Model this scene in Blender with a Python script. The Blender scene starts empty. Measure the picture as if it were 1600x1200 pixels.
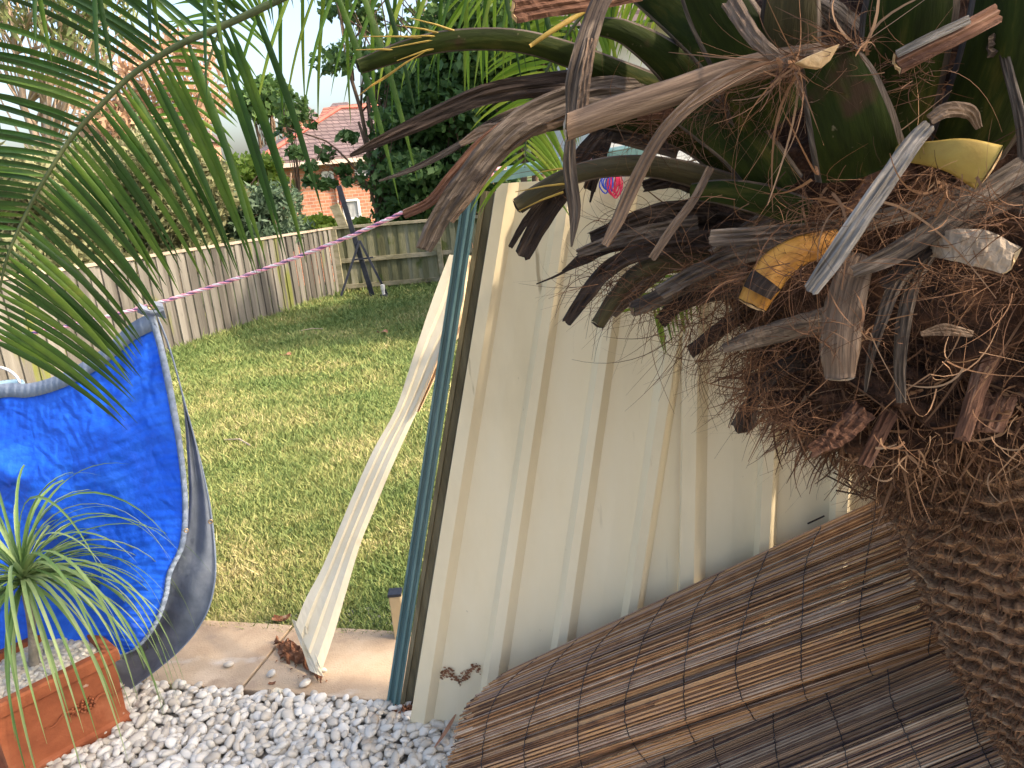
import bpy, math, random
import numpy as np
random.seed(7); rng = np.random.default_rng(7)
R = math.radians
sc = bpy.context.scene
# ------------------------------------------------------------------ camera
EYE = np.array([0., 0., 1.75]); PITCH, ROLL, FPX = 16., 5., 1202.
def _rx(a): c, s = math.cos(a), math.sin(a); return np.array([[1,0,0],[0,c,-s],[0,s,c]])
def _rz(a): c, s = math.cos(a), math.sin(a); return np.array([[c,-s,0],[s,c,0],[0,0,1]])
CM = _rx(R(90-PITCH)) @ _rz(R(-ROLL))
cd = bpy.data.cameras.new('camera'); cam = bpy.data.objects.new('camera', cd)
sc.collection.objects.link(cam); sc.camera = cam
cd.sensor_width = 36; cd.lens = 36*FPX/1600; cd.clip_start = .05; cd.clip_end = 2000
from mathutils import Matrix
m4 = Matrix.Identity(4)
for i in range(3):
    for j in range(3): m4[i][j] = CM[i][j]
m4.translation = EYE
cam.matrix_world = m4
# ------------------------------------------------------------------ sky, sun, exposure
SUN_EL, SUN_AZ = 40., 108.      # azimuth measured clockwise from +Y
w = bpy.data.worlds.new('World'); sc.world = w; w.use_nodes = True
nt = w.node_tree; bg = nt.nodes['Background']
sky = nt.nodes.new('ShaderNodeTexSky'); sky.sky_type = 'NISHITA'; sky.sun_disc = False
sky.sun_elevation = R(SUN_EL); sky.sun_rotation = R(SUN_AZ)
sky.air_density = 1.0; sky.dust_density = 5.0; sky.ozone_density = .6
nt.links.new(sky.outputs[0], bg.inputs[0]); bg.inputs[1].default_value = .15
sl = bpy.data.lights.new('sun', 'SUN'); sl.energy = 2.05; sl.angle = R(2.0); sl.color = (1, .84, .64)
so = bpy.data.objects.new('sun', sl); sc.collection.objects.link(so)
from mathutils import Vector
sd = Vector((math.sin(R(SUN_AZ))*math.cos(R(SUN_EL)), math.cos(R(SUN_AZ))*math.cos(R(SUN_EL)), math.sin(R(SUN_EL))))
so.rotation_euler = sd.to_track_quat('Z', 'Y').to_euler(); so.location = (6, -5, 8)
sc.view_settings.view_transform = 'Standard'; sc.view_settings.look = 'None'
sc.view_settings.exposure = 1.68; sc.view_settings.gamma = 1
# ------------------------------------------------------------------ measuring helpers
def ray(x, y): return CM @ np.array([(x-800)/FPX, -(y-600)/FPX, -1.])
def P(x, y, Y): d = ray(x, y); return EYE + d*Y/d[1]           # point of that sight line at world depth Y
def G(x, y, z=0., s=0., y0=0.): d = ray(x, y); return EYE + d*(z+s*y0-EYE[2])/(d[2]+s*d[1])
def PL(x, y, p0, n): d = ray(x, y); n = np.array(n); return EYE + d*(np.dot(np.array(p0)-EYE, n)/np.dot(d, n))
def PX(l): return [P(*p) for p in l]
def V3(*a): return np.array(a, float)
def nrm(v): v = np.asarray(v, float); return v/(np.linalg.norm(v)+1e-12)
def spline(pts, n):
    pts = np.asarray(pts, float); k = len(pts)
    if k == 2: t = np.linspace(0, 1, n)[:, None]; return pts[0]*(1-t)+pts[1]*t
    e = np.vstack([2*pts[0]-pts[1], pts, 2*pts[-1]-pts[-2]]); out = []
    for u in np.linspace(0, k-1-1e-9, n):
        i = int(u); t = u-i; a, b, c, d = e[i], e[i+1], e[i+2], e[i+3]
        out.append(.5*((2*b)+(c-a)*t+(2*a-5*b+4*c-d)*t*t+(3*b-a-3*c+d)*t**3))
    return np.array(out)
# ------------------------------------------------------------------ object helpers
ORG = {}; STUFF = []
def thing(name, label, cat, loc=(0, 0, 0), group=None):
    o = bpy.data.objects.new(name, None); sc.collection.objects.link(o); o.empty_display_size = .1
    o.location = loc; ORG[o.name] = np.array(loc, float); o['label'] = label; o['category'] = cat
    if group: o['group'] = group
    return o
def tag(o, label, cat, group=None, kind=None):
    o['label'] = label; o['category'] = cat
    if group: o['group'] = group
    if kind: o['kind'] = kind
    return o
class MB:
    def __init__(s): s.v = []; s.f = []; s.r = []
    def add(s, V, F, r=0.):
        b = len(s.v); V = np.asarray(V, float); s.v.extend(V.tolist()); s.f.extend([tuple(b+i for i in f) for f in F])
        s.r.extend([r]*len(V) if np.isscalar(r) else list(r))
    def box(s, c, d, ax=None, r=0.):       # centre, full dims, axes rows
        ax = np.eye(3) if ax is None else np.asarray(ax); d = np.asarray(d)/2
        V = [np.asarray(c)+ax.T@(d*np.array(q)) for q in [(-1,-1,-1),(1,-1,-1),(1,1,-1),(-1,1,-1),(-1,-1,1),(1,-1,1),(1,1,1),(-1,1,1)]]
        s.add(V, [(0,3,2,1),(4,5,6,7),(0,1,5,4),(1,2,6,5),(2,3,7,6),(3,0,4,7)], r)
    def beam(s, a, b, w, t, side=(0, -1, 0), r=0.):    # bar from a to b, width w across side, thickness t along side
        a = np.asarray(a, float); b = np.asarray(b, float); x = nrm(b-a); n = np.asarray(side, float); n = nrm(n-x*np.dot(n, x)); y = np.cross(n, x)
        s.box((a+b)/2, (np.linalg.norm(b-a), w, t), np.array([x, y, n]), r)
    def tube(s, pts, rad, n=8, r=0., cap=True, flat=1., up=(0, 0, 1), tw=0.):
        pts = np.asarray(pts, float); k = len(pts); rad = np.ones(k)*rad if np.isscalar(rad) else np.asarray(rad)
        T = np.gradient(pts, axis=0); V = []; u0 = np.asarray(up, float)
        for i in range(k):
            t = nrm(T[i]); a = u0-t*np.dot(u0, t)
            if np.linalg.norm(a) < 1e-3: a = np.cross(t, (1, .3, .2))
            a = nrm(a); b = np.cross(t, a); u0 = a
            for j in range(n):
                q = 2*math.pi*j/n+tw*i/k; V.append(pts[i]+rad[i]*(b*math.cos(q)+a*math.sin(q)*flat))
        F = [(i*n+j, i*n+(j+1) % n, (i+1)*n+(j+1) % n, (i+1)*n+j) for i in range(k-1) for j in range(n)]
        if cap: F += [tuple(range(n))[::-1], tuple((k-1)*n+j for j in range(n))]
        s.add(V, F, r)
    def grid(s, Q, r=0.):                  # Q[i][j] points
        Q = np.asarray(Q, float); a, b = Q.shape[:2]
        s.add(Q.reshape(-1, 3), [(i*b+j, i*b+j+1, (i+1)*b+j+1, (i+1)*b+j) for i in range(a-1) for j in range(b-1)], r)
    def prism(s, poly, d, r=0.):           # planar polygon extruded by vector d
        poly = np.asarray(poly, float); n = len(poly); V = np.vstack([poly, poly+np.asarray(d, float)])
        s.add(V, [tuple(range(n))[::-1], tuple(range(n, 2*n))]+[(i, (i+1) % n, n+(i+1) % n, n+i) for i in range(n)], r)
    def build(s, name, mat, parent=None, smooth=False, solid=0., bevel=0.):
        return fast(name, np.array(s.v), s.f, mat, parent, np.array(s.r), smooth, solid, bevel)
def fast(name, V, F, mat, parent=None, rnd=None, smooth=False, solid=0., bevel=0.):
    me = bpy.data.meshes.new(name); root = parent
    off = np.zeros(3)
    while root is not None:
        if root.name in ORG: off = ORG[root.name]
        root = root.parent
    V = np.asarray(V, float)-off
    if isinstance(F, np.ndarray):
        n, k = F.shape; me.vertices.add(len(V)); me.vertices.foreach_set('co', V.astype(np.float32).ravel())
        me.loops.add(n*k); me.loops.foreach_set('vertex_index', F.astype(np.int32).ravel())
        me.polygons.add(n); me.polygons.foreach_set('loop_start', np.arange(0, n*k, k, dtype=np.int32))
        me.polygons.foreach_set('loop_total', np.full(n, k, dtype=np.int32)); me.update(calc_edges=True); me.validate()
    else: me.from_pydata(V.tolist(), [], F)
    if name in ('fibres', 'loose_fibres', 'pale_shreds', 'bark_shreds', 'fibre_collar'): STUFF.append(name)
    if rnd is not None and len(rnd) == len(me.vertices):
        a = me.attributes.new('rnd', 'FLOAT', 'POINT'); a.data.foreach_set('value', np.asarray(rnd, np.float32))
    me.materials.append(mat)
    if smooth: me.polygons.foreach_set('use_smooth', np.ones(len(me.polygons), bool))
    o = bpy.data.objects.new(name, me); sc.collection.objects.link(o)
    if parent is not None: o.parent = parent
    if name in STUFF: o['kind'] = 'stuff'
    if solid:
        md = o.modifiers.new('solid', 'SOLIDIFY'); md.thickness = solid; md.offset = 0
    if bevel:
        md = o.modifiers.new('bevel', 'BEVEL'); md.width = bevel; md.segments = 2
    return o
def strands(lines, widths, rnd, taper=True):
    """many ribbons at once: lines (N,K,3); flat ribbons of two-sided width w facing roughly a random way"""
    L = np.asarray(lines); N, K, _ = L.shape; T = np.gradient(L, axis=1); T /= np.linalg.norm(T, axis=2, keepdims=True)+1e-9
    u = rng.normal(size=(N, 1, 3)); S = np.cross(T, u); S /= np.linalg.norm(S, axis=2, keepdims=True)+1e-9
    tp = (np.linspace(1, .25, K) if taper else np.ones(K))[None, :, None]
    W = np.asarray(widths).reshape(-1, 1, 1)*tp*.5
    V = np.stack([L-S*W, L+S*W], 2).reshape(-1, 3)
    base = (np.arange(N)*K*2)[:, None]+np.arange(K-1)[None, :]*2
    F = np.stack([base, base+1, base+3, base+2], 2).reshape(-1, 4)
    return V, F, np.repeat(rnd, K*2)
# ------------------------------------------------------------------ materials
def mat(name, stops, scale=5., stretch=(1, 1, 1), detail=6., rough=.8, bump=.3, bscale=None, rndw=0., spec=.3, metallic=0., trans=0., rot=(0, 0, 0), bdist=.01, dist=0., sheen=0., fine=0., spots=None, uv=False):
    """stops: list of (pos, rgb); factor = noise*(1-rndw)+rnd attribute*rndw. spots: (scale, threshold, rgb) adds marks"""
    m = bpy.data.materials.new(name); m.use_nodes = True; t = m.node_tree; N = t.nodes; Lk = t.links.new
    b = N['Principled BSDF']; tc = N.new('ShaderNodeTexCoord'); mp = N.new('ShaderNodeMapping')
    mp.inputs['Scale'].default_value = stretch; mp.inputs['Rotation'].default_value = rot
    Lk(tc.outputs['UV' if uv else 'Object'], mp.inputs[0])
    no = N.new('ShaderNodeTexNoise'); no.inputs['Scale'].default_value = scale; no.inputs['Detail'].default_value = detail
    no.inputs['Roughness'].default_value = .62; no.inputs['Distortion'].default_value = dist; Lk(mp.outputs[0], no.inputs[0])
    mr = N.new('ShaderNodeMapRange'); mr.inputs[1].default_value = .28; mr.inputs[2].default_value = .72; Lk(no.outputs[0], mr.inputs[0])
    fac = mr.outputs[0]
    if rndw:
        at = N.new('ShaderNodeAttribute'); at.attribute_name = 'rnd'
        mx = N.new('ShaderNodeMix'); mx.inputs[0].default_value = rndw; Lk(fac, mx.inputs[2]); Lk(at.outputs['Fac'], mx.inputs[3]); fac = mx.outputs[0]
    cr = N.new('ShaderNodeValToRGB'); el = cr.color_ramp.elements
    while len(el) < len(stops): el.new(.5)
    for e, (p, c) in zip(el, stops): e.position = p; e.color = (*c, 1)
    Lk(fac, cr.inputs[0]); col = cr.outputs[0]
    if spots:
        for (ss, th, sc_, st) in spots:
            mp2 = N.new('ShaderNodeMapping'); mp2.inputs['Scale'].default_value = st; Lk(tc.outputs['Object'], mp2.inputs[0])
            n2 = N.new('ShaderNodeTexNoise'); n2.inputs['Scale'].default_value = ss; n2.inputs['Detail'].default_value = 5; Lk(mp2.outputs[0], n2.inputs[0])
            r2 = N.new('ShaderNodeMapRange'); r2.inputs[1].default_value = th; r2.inputs[2].default_value = th+.06; Lk(n2.outputs[0], r2.inputs[0])
            m2 = N.new('ShaderNodeMix'); m2.data_type = 'RGBA'; Lk(r2.outputs[0], m2.inputs[0]); Lk(col, m2.inputs[6]); m2.inputs[7].default_value = (*sc_, 1); col = m2.outputs[2]
    Lk(col, b.inputs['Base Color'])
    b.inputs['Roughness'].default_value = rough; b.inputs['Specular IOR Level'].default_value = spec; b.inputs['Metallic'].default_value = metallic
    if sheen: b.inputs['Sheen Weight'].default_value = sheen
    if bump:
        n3 = N.new('ShaderNodeTexNoise'); n3.inputs['Scale'].default_value = bscale or scale*3; n3.inputs['Detail'].default_value = 8; Lk(mp.outputs[0], n3.inputs[0])
        bp = N.new('ShaderNodeBump'); bp.inputs['Strength'].default_value = bump; bp.inputs['Distance'].default_value = bdist; Lk(n3.outputs[0], bp.inputs['Height']); Lk(bp.outputs[0], b.inputs['Normal'])
    if trans:
        tr = N.new('ShaderNodeBsdfTranslucent'); Lk(col, tr.inputs[0]); ms = N.new('ShaderNodeMixShader'); ms.inputs[0].default_value = trans
        Lk(b.outputs[0], ms.inputs[1]); Lk(tr.outputs[0], ms.inputs[2]); Lk(ms.outputs[0], N['Material Output'].inputs[0])
    return m
M = {}
M['grass'] = mat('grass_blade', [(0, (.07,.13,.03)), (.40, (.165,.225,.07)), (.64, (.28,.30,.10)), (.82, (.48,.42,.20)), (1, (.58,.48,.28))], 1.1, detail=5, rndw=.45, trans=.25, bump=0, rough=.7)
M['soil'] = mat('lawn_soil', [(0, (.10,.14,.03)), (.45, (.18,.21,.06)), (.75, (.30,.27,.12)), (1, (.40,.32,.18))], 1.1, detail=9, bump=1, bscale=60, bdist=.02, rough=1)
M['far_ground'] = mat('far_ground', [(0, (.05,.08,.02)), (1, (.12,.13,.05))], .5, rough=1)
M['gravel_base'] = mat('gravel_base', [(0, (.2,.18,.15)), (1, (.45,.41,.36))], 40, bump=1, rough=1)
M['pebble'] = mat('white_pebble', [(0, (.30,.22,.15)), (.12, (.42,.37,.30)), (.5, (.53,.49,.42)), (.85, (.63,.60,.54)), (1, (.48,.36,.24))], 22, rndw=.72, bump=.25, bscale=80, bdist=.002, rough=.62)
M['paver'] = mat('sandstone_paver', [(0, (.30,.21,.135)), (.5, (.43,.32,.21)), (1, (.53,.41,.29))], 3.5, detail=10, bump=.7, bscale=150, bdist=.003, rough=.9, spots=[(6, .62, (.34,.25,.17), (1,1,1)), (2.2, .62, (.50,.43,.35), (1,2,1)), (120, .66, (.26,.2,.15), (1,1,1))])
M['cream'] = mat('cream_steel', [(0, (.62,.52,.34)), (.5, (.71,.61,.42)), (1, (.74,.65,.47))], 2.2, stretch=(1.6,1.6,.5), detail=6, rough=.42, spec=.4, bump=.12, bscale=4, bdist=.02,
  spots=[(40, .745, (.26,.20,.12), (1,1,.5)), (5, .70, (.54,.46,.31), (3,3,.35)), (18, .72, (.40,.32,.20), (2,2,.25)), (14, .76, (.18,.12,.07), (1,1,2))])
M['cream_dirty'] = mat('cream_steel_weathered', [(0, (.48,.42,.30)), (.3, (.62,.56,.43)), (1, (.70,.65,.53))], 4, stretch=(1,1,.8), rough=.5, bump=.1, bscale=12, bdist=.01, spots=[(9, .68, (.34,.27,.19), (1,1,1))])
M['cream_inside_sun'] = mat('cream_steel_inside_painted_sun', [(0, (.60,.42,.26)), (1, (.72,.55,.36))], 5, stretch=(3,3,.4), rough=.5, bump=.1)  # orange tint stands for sun on the inside of the cream steel
M['rust'] = mat('flaking_rust', [(0, (.05,.02,.012)), (.45, (.16,.065,.03)), (.8, (.28,.14,.08)), (1, (.45,.32,.2))], 30, bump=1, bscale=60, bdist=.01, rough=.95)
M['teal'] = mat('teal_steel', [(0, (.065,.135,.14)), (1, (.12,.21,.215))], 7, stretch=(3,3,.3), rough=.38, spec=.5, bump=.06, spots=[(35, .74, (.3,.36,.34), (1,1,.25))])
M['olive'] = mat('olive_steel', [(0, (.06,.05,.03)), (.5, (.13,.11,.065)), (1, (.22,.19,.12))], 6, stretch=(4,4,.4), rough=.5, bump=.2, spots=[(16, .67, (.12,.05,.02), (1,1,.5))])
M['inner_lip'] = mat('grey_steel_lip', [(0, (.20,.20,.18)), (1, (.36,.36,.33))], 8, stretch=(3,3,.4), rough=.5, bump=.1)
M['pal'] = mat('weathered_paling', [(0, (.035,.03,.026)), (.35, (.105,.096,.082)), (.7, (.185,.172,.148)), (1, (.27,.252,.22))], 5, stretch=(1,1,.12), detail=9, rndw=.45, rough=.95, bump=.8, bscale=60, bdist=.01,
  spots=[(1.6, .60, (.14,.15,.04), (1.6,1.6,.35)), (13, .66, (.10,.10,.08), (1,1,.3))])
M['palgreen'] = mat('mossy_paling', [(0, (.06,.06,.03)), (.4, (.15,.15,.08)), (.75, (.27,.26,.17)), (1, (.38,.36,.28))], 6, stretch=(1,1,.2), detail=9, rndw=.45, rough=.95, bump=.8, bscale=60, bdist=.01, spots=[(4, .60, (.10,.12,.04), (1,1,.6))])
M['rail'] = mat('old_timber', [(0, (.12,.11,.06)), (.5, (.25,.23,.15)), (1, (.38,.33,.25))], 8, stretch=(.4,.4,1), rough=.95, bump=.7, bscale=40)
M['caprail'] = mat('capping_timber', [(0, (.26,.2,.15)), (1, (.5,.41,.32))], 6, stretch=(.4,.4,1), rough=.9, bump=.5)
M['black'] = mat('black_paint', [(0, (.012,.014,.02)), (1, (.035,.04,.055))], 10, rough=.5, bump=.1)
M['brick'] = None
M['gutter'] = mat('gutter_paint', [(0, (.50,.40,.33)), (1, (.62,.52,.44))], 3, rough=.6, bump=0)
M['redpaint'] = mat('red_brown_paint', [(0, (.26,.07,.05)), (1, (.36,.10,.07))], 3, rough=.6, bump=0)
M['glass'] = mat('window_glass', [(0, (.20,.22,.24)), (1, (.62,.62,.6))], 2.5, stretch=(3,1,.8), rough=.12, spec=.6, bump=0)
M['white'] = mat('white_render', [(0, (.62,.59,.55)), (1, (.75,.73,.7))], 3, rough=.8, bump=.1)
M['whiteframe'] = mat('white_frame', [(0, (.7,.7,.7)), (1, (.8,.8,.8))], 3, rough=.5, bump=0)
M['bark'] = mat('brown_bark', [(0, (.07,.045,.03)), (1, (.22,.15,.10))], 8, stretch=(1,1,.3), rough=.95, bump=1)
M['palebark'] = mat('pale_gum_bark', [(0, (.40,.27,.17)), (1, (.62,.47,.34))], 4, stretch=(1,1,.4), rough=.8, bump=.4)
def leafmat(n, a, b, c, tr=.35): return mat(n, [(0, a), (.5, b), (1, c)], .8, rndw=.6, trans=tr, bump=0, rough=.55, spec=.35)
M['leaf_dark'] = leafmat('leaf_dark_green', (.025,.058,.015), (.07,.145,.04), (.19,.30,.11))
M['leaf_mid'] = leafmat('leaf_mid_green', (.04,.09,.025), (.10,.18,.05), (.20,.30,.10))
M['leaf_lime'] = leafmat('leaf_lime', (.12,.20,.02), (.25,.36,.05), (.42,.50,.12))
M['leaf_blue'] = leafmat('leaf_blue_green', (.05,.085,.05), (.11,.17,.10), (.20,.27,.17))
M['leaf_olive'] = leafmat('leaf_olive', (.14,.15,.065), (.26,.26,.13), (.40,.38,.21))
M['leaf_dead'] = leafmat('leaf_dry_orange', (.36,.20,.11), (.55,.35,.22), (.70,.50,.34))
M['leaf_gum'] = leafmat('leaf_gum', (.08,.12,.04), (.18,.22,.08), (.42,.32,.16))
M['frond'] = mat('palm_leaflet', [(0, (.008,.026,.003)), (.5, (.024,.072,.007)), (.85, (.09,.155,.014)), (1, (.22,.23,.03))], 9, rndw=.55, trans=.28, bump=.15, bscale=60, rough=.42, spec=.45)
M['frond_lime'] = mat('palm_leaflet_painted_sun', [(0, (.07,.15,.012)), (.5, (.19,.30,.025)), (1, (.38,.42,.05))], 9, rndw=.7, trans=.45, bump=0, rough=.45)  # yellow green leaflets with direct sunlight put into the colour
M['frond_mid'] = mat('palm_leaflet_painted_backlight', [(0, (.025,.07,.010)), (.5, (.07,.15,.015)), (1, (.20,.26,.03))], 9, rndw=.65, trans=.42, bump=0, rough=.45)  # lighter leaflet copy, sun from behind painted into its tone
M['rachis'] = mat('palm_rachis', [(0, (.035,.055,.02)), (1, (.10,.12,.05))], 14, rough=.55, bump=.3)
M['pony'] = mat('strap_leaf', [(0, (.06,.13,.035)), (.4, (.17,.27,.085)), (.8, (.36,.44,.20)), (1, (.60,.50,.28))], 7, rndw=.75, trans=.3, bump=0, rough=.45)
M['ponystem'] = mat('grey_stem', [(0, (.16,.14,.11)), (1, (.32,.29,.24))], 25, rough=.9, bump=.8)
M['terra'] = mat('terracotta', [(0, (.17,.045,.018)), (.5, (.27,.080,.032)), (1, (.36,.135,.065))], 6, detail=9, rough=.85, bump=.6, bscale=50, bdist=.004, spots=[(5, .68, (.20,.06,.03), (1,1,1)), (6, .66, (.36,.19,.12), (1,1,1.4)), (30, .72, (.42,.29,.22), (1,1,1))])
M['pgreen'] = mat('green_petiole', [(0, (.005,.008,.001)), (.6, (.018,.027,.003)), (1, (.06,.055,.010))], 1.2, stretch=(40,7,1), uv=True, rough=.75, bump=.3, spec=.12, spots=[(11, .66, (.035,.02,.01), (1,1,1)), (60, .70, (.12,.10,.06), (1,1,1))])
M['polive'] = mat('olive_petiole', [(0, (.016,.014,.006)), (.6, (.05,.040,.014)), (1, (.11,.08,.03))], 1, stretch=(60,8,1), uv=True, rough=.65, bump=.4, spots=[(14, .6, (.03,.018,.01), (1,1,1))])
M['pdry'] = mat('dry_grey_petiole', [(0, (.014,.010,.008)), (.45, (.07,.052,.040)), (1, (.22,.175,.14))], 1, stretch=(160,9,1), uv=True, rough=.9, bump=.9, bscale=2, bdist=.006, spots=[(7, .58, (.04,.028,.022), (1,1,1))])
M['pdark'] = mat('dry_dark_petiole', [(0, (.008,.005,.004)), (.6, (.035,.022,.016)), (1, (.13,.09,.065))], 1, stretch=(160,9,1), uv=True, rough=.85, bump=.9, bscale=2, bdist=.006)
M['pgrey'] = mat('bleached_petiole', [(0, (.02,.018,.018)), (.35, (.15,.135,.12)), (1, (.38,.345,.31))], 1, stretch=(220,9,1), uv=True, rough=.9, bump=.9, bscale=2, bdist=.006)
M['ptan'] = mat('tan_petiole', [(0, (.05,.032,.022)), (.5, (.15,.10,.068)), (1, (.30,.21,.145))], 1, stretch=(120,7,1), uv=True, rough=.85, bump=.6, bscale=2, spots=[(9, .6, (.07,.045,.03), (1,1,1))])
M['pred'] = mat('red_brown_petiole', [(0, (.05,.02,.012)), (.6, (.14,.065,.038)), (1, (.26,.15,.10))], 1, stretch=(120,7,1), uv=True, rough=.85, bump=.6, bscale=2)
M['porange'] = mat('orange_petiole', [(0, (.16,.06,.012)), (.5, (.34,.15,.02)), (1, (.46,.24,.05))], 1, stretch=(60,10,1), uv=True, rough=.6, bump=.3, spots=[(16, .6, (.12,.05,.02), (1,1,1))])
M['pyellow'] = mat('yellow_petiole', [(0, (.20,.11,.02)), (.6, (.33,.23,.05)), (1, (.27,.14,.04))], 9, rough=.6, bump=.3)
M['cut'] = mat('cut_pith', [(0, (.25,.15,.07)), (.5, (.42,.28,.14)), (1, (.55,.40,.24))], 60, rough=.9, bump=.6, bscale=150, bdist=.003)
M['cutpale'] = mat('pale_cut_pith', [(0, (.22,.16,.11)), (1, (.42,.34,.26))], 30, rough=.9, bump=.5)
M['fibre'] = mat('palm_fibre', [(0, (.020,.009,.005)), (.4, (.085,.037,.018)), (.8, (.23,.12,.062)), (1, (.42,.27,.16))], 6, rndw=.85, rough=.85, bump=0, trans=.1)
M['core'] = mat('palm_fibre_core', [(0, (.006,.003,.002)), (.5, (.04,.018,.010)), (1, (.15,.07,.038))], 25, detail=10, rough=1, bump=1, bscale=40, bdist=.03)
M['trunk'] = mat('palm_trunk_bark', [(0, (.035,.017,.009)), (.35, (.16,.083,.044)), (.7, (.34,.20,.11)), (1, (.54,.36,.21))], 24, stretch=(1,1,2.4), detail=10, rough=.95, bump=1, bscale=45, bdist=.02, rndw=.5)
M['reed'] = mat('reed_cane', [(0, (.03,.02,.02)), (.15, (.10,.06,.045)), (.35, (.30,.155,.075)), (.55, (.50,.29,.14)), (.72, (.30,.20,.15)), (.86, (.44,.32,.23)), (1, (.55,.44,.34))], 18, rndw=.8, detail=4, rough=1, spec=.05, bump=.35, bscale=90, bdist=.002)
M['reed_grey'] = mat('reed_cane_grey', [(0, (.03,.022,.022)), (.2, (.10,.065,.06)), (.45, (.36,.215,.12)), (.65, (.26,.18,.13)), (.8, (.42,.30,.20)), (1, (.48,.385,.29))], 18, rndw=.8, detail=4, spec=.05, rough=1, bump=.35, bscale=90, bdist=.002)
M['wire'] = mat('tie_wire', [(0, (.008,.008,.012)), (1, (.03,.03,.04))], 30, rough=.5, bump=0)
M['tarp'] = mat('blue_tarpaulin', [(0, (.004,.06,.46)), (.5, (.006,.095,.64)), (1, (.02,.15,.76))], 5, detail=9, rough=.55, spec=.35, bump=.8, bscale=7, bdist=.035, dist=2.2)
M['tarpgrey'] = mat('grey_tarpaulin', [(0, (.08,.10,.13)), (.5, (.14,.165,.21)), (1, (.22,.245,.29))], 6, detail=8, rough=.45, spec=.45, bump=.5, bscale=9, bdist=.02)
M['hem'] = mat('grey_hem', [(0, (.13,.17,.24)), (1, (.22,.26,.33))], 20, rough=.6, bump=.2, bscale=120)
M['brass'] = mat('brass_eyelet', [(0, (.35,.24,.12)), (1, (.6,.45,.28))], 10, rough=.35, metallic=.8, bump=0)
M['clip'] = mat('clip_plastic', [(0, (.02,.025,.03)), (1, (.05,.055,.06))], 10, rough=.5, bump=0)
M['rp'] = mat('rope_pink', [(0, (.70,.22,.34)), (1, (.85,.50,.56))], 40, rough=.9, bump=.3, bscale=200)
M['rw'] = mat('rope_white', [(0, (.55,.52,.55)), (1, (.78,.75,.76))], 40, rough=.9, bump=.3, bscale=200)
M['rb'] = mat('rope_navy', [(0, (.04,.04,.14)), (1, (.12,.12,.3))], 40, rough=.9, bump=.3, bscale=200)
M['tub'] = mat('tub_plastic', [(0, (.16,.26,.34)), (1, (.24,.35,.42))], 4, rough=.4, bump=0)
M['yarn'] = mat('red_cord', [(0, (.55,.02,.06)), (1, (.75,.06,.16))], 30, rough=.8, bump=0)
M['yarnb'] = mat('blue_cord', [(0, (.02,.04,.35)), (1, (.06,.12,.6))], 30, rough=.8, bump=0)
M['dryleaf'] = mat('dry_leaf', [(0, (.20,.09,.05)), (1, (.38,.20,.12))], 20, rough=.7, bump=.3)
M['beige'] = mat('beige_paint', [(0, (.40,.31,.18)), (1, (.5,.4,.25))], 6, rough=.6, bump=.1)
def crease(m, scale, strength, dist):
    t = m.node_tree; N = t.nodes; Lk = t.links.new; b = N['Principled BSDF']; old = b.inputs['Normal'].links[0].from_node
    tc = N.new('ShaderNodeTexCoord'); no = N.new('ShaderNodeTexNoise'); no.inputs['Scale'].default_value = 3; no.inputs['Detail'].default_value = 3; Lk(tc.outputs['Object'], no.inputs[0])
    mx = N.new('ShaderNodeMix'); mx.data_type = 'RGBA'; mx.blend_type = 'ADD'; mx.inputs[0].default_value = .35; Lk(tc.outputs['Object'], mx.inputs[6]); Lk(no.outputs['Color'], mx.inputs[7])
    prev = old
    for sc_, st_ in ((scale, strength), (scale*2.7, strength*.6)):
        vo = N.new('ShaderNodeTexVoronoi'); vo.feature = 'DISTANCE_TO_EDGE'; vo.inputs['Scale'].default_value = sc_; Lk(mx.outputs[2], vo.inputs[0])
        mr = N.new('ShaderNodeMapRange'); mr.inputs[1].default_value = 0; mr.inputs[2].default_value = .22; mr.interpolation_type = 'SMOOTHSTEP'; Lk(vo.outputs['Distance'], mr.inputs[0])
        bp = N.new('ShaderNodeBump'); bp.inputs['Strength'].default_value = st_; bp.inputs['Distance'].default_value = dist; bp.invert = True; Lk(mr.outputs[0], bp.inputs['Height']); Lk(prev.outputs[0], bp.inputs['Normal']); prev = bp
    Lk(prev.outputs[0], b.inputs['Normal'])
crease(M['tarp'], 3.6, .42, .014); crease(M['tarpgrey'], 3.2, .22, .01)
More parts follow.
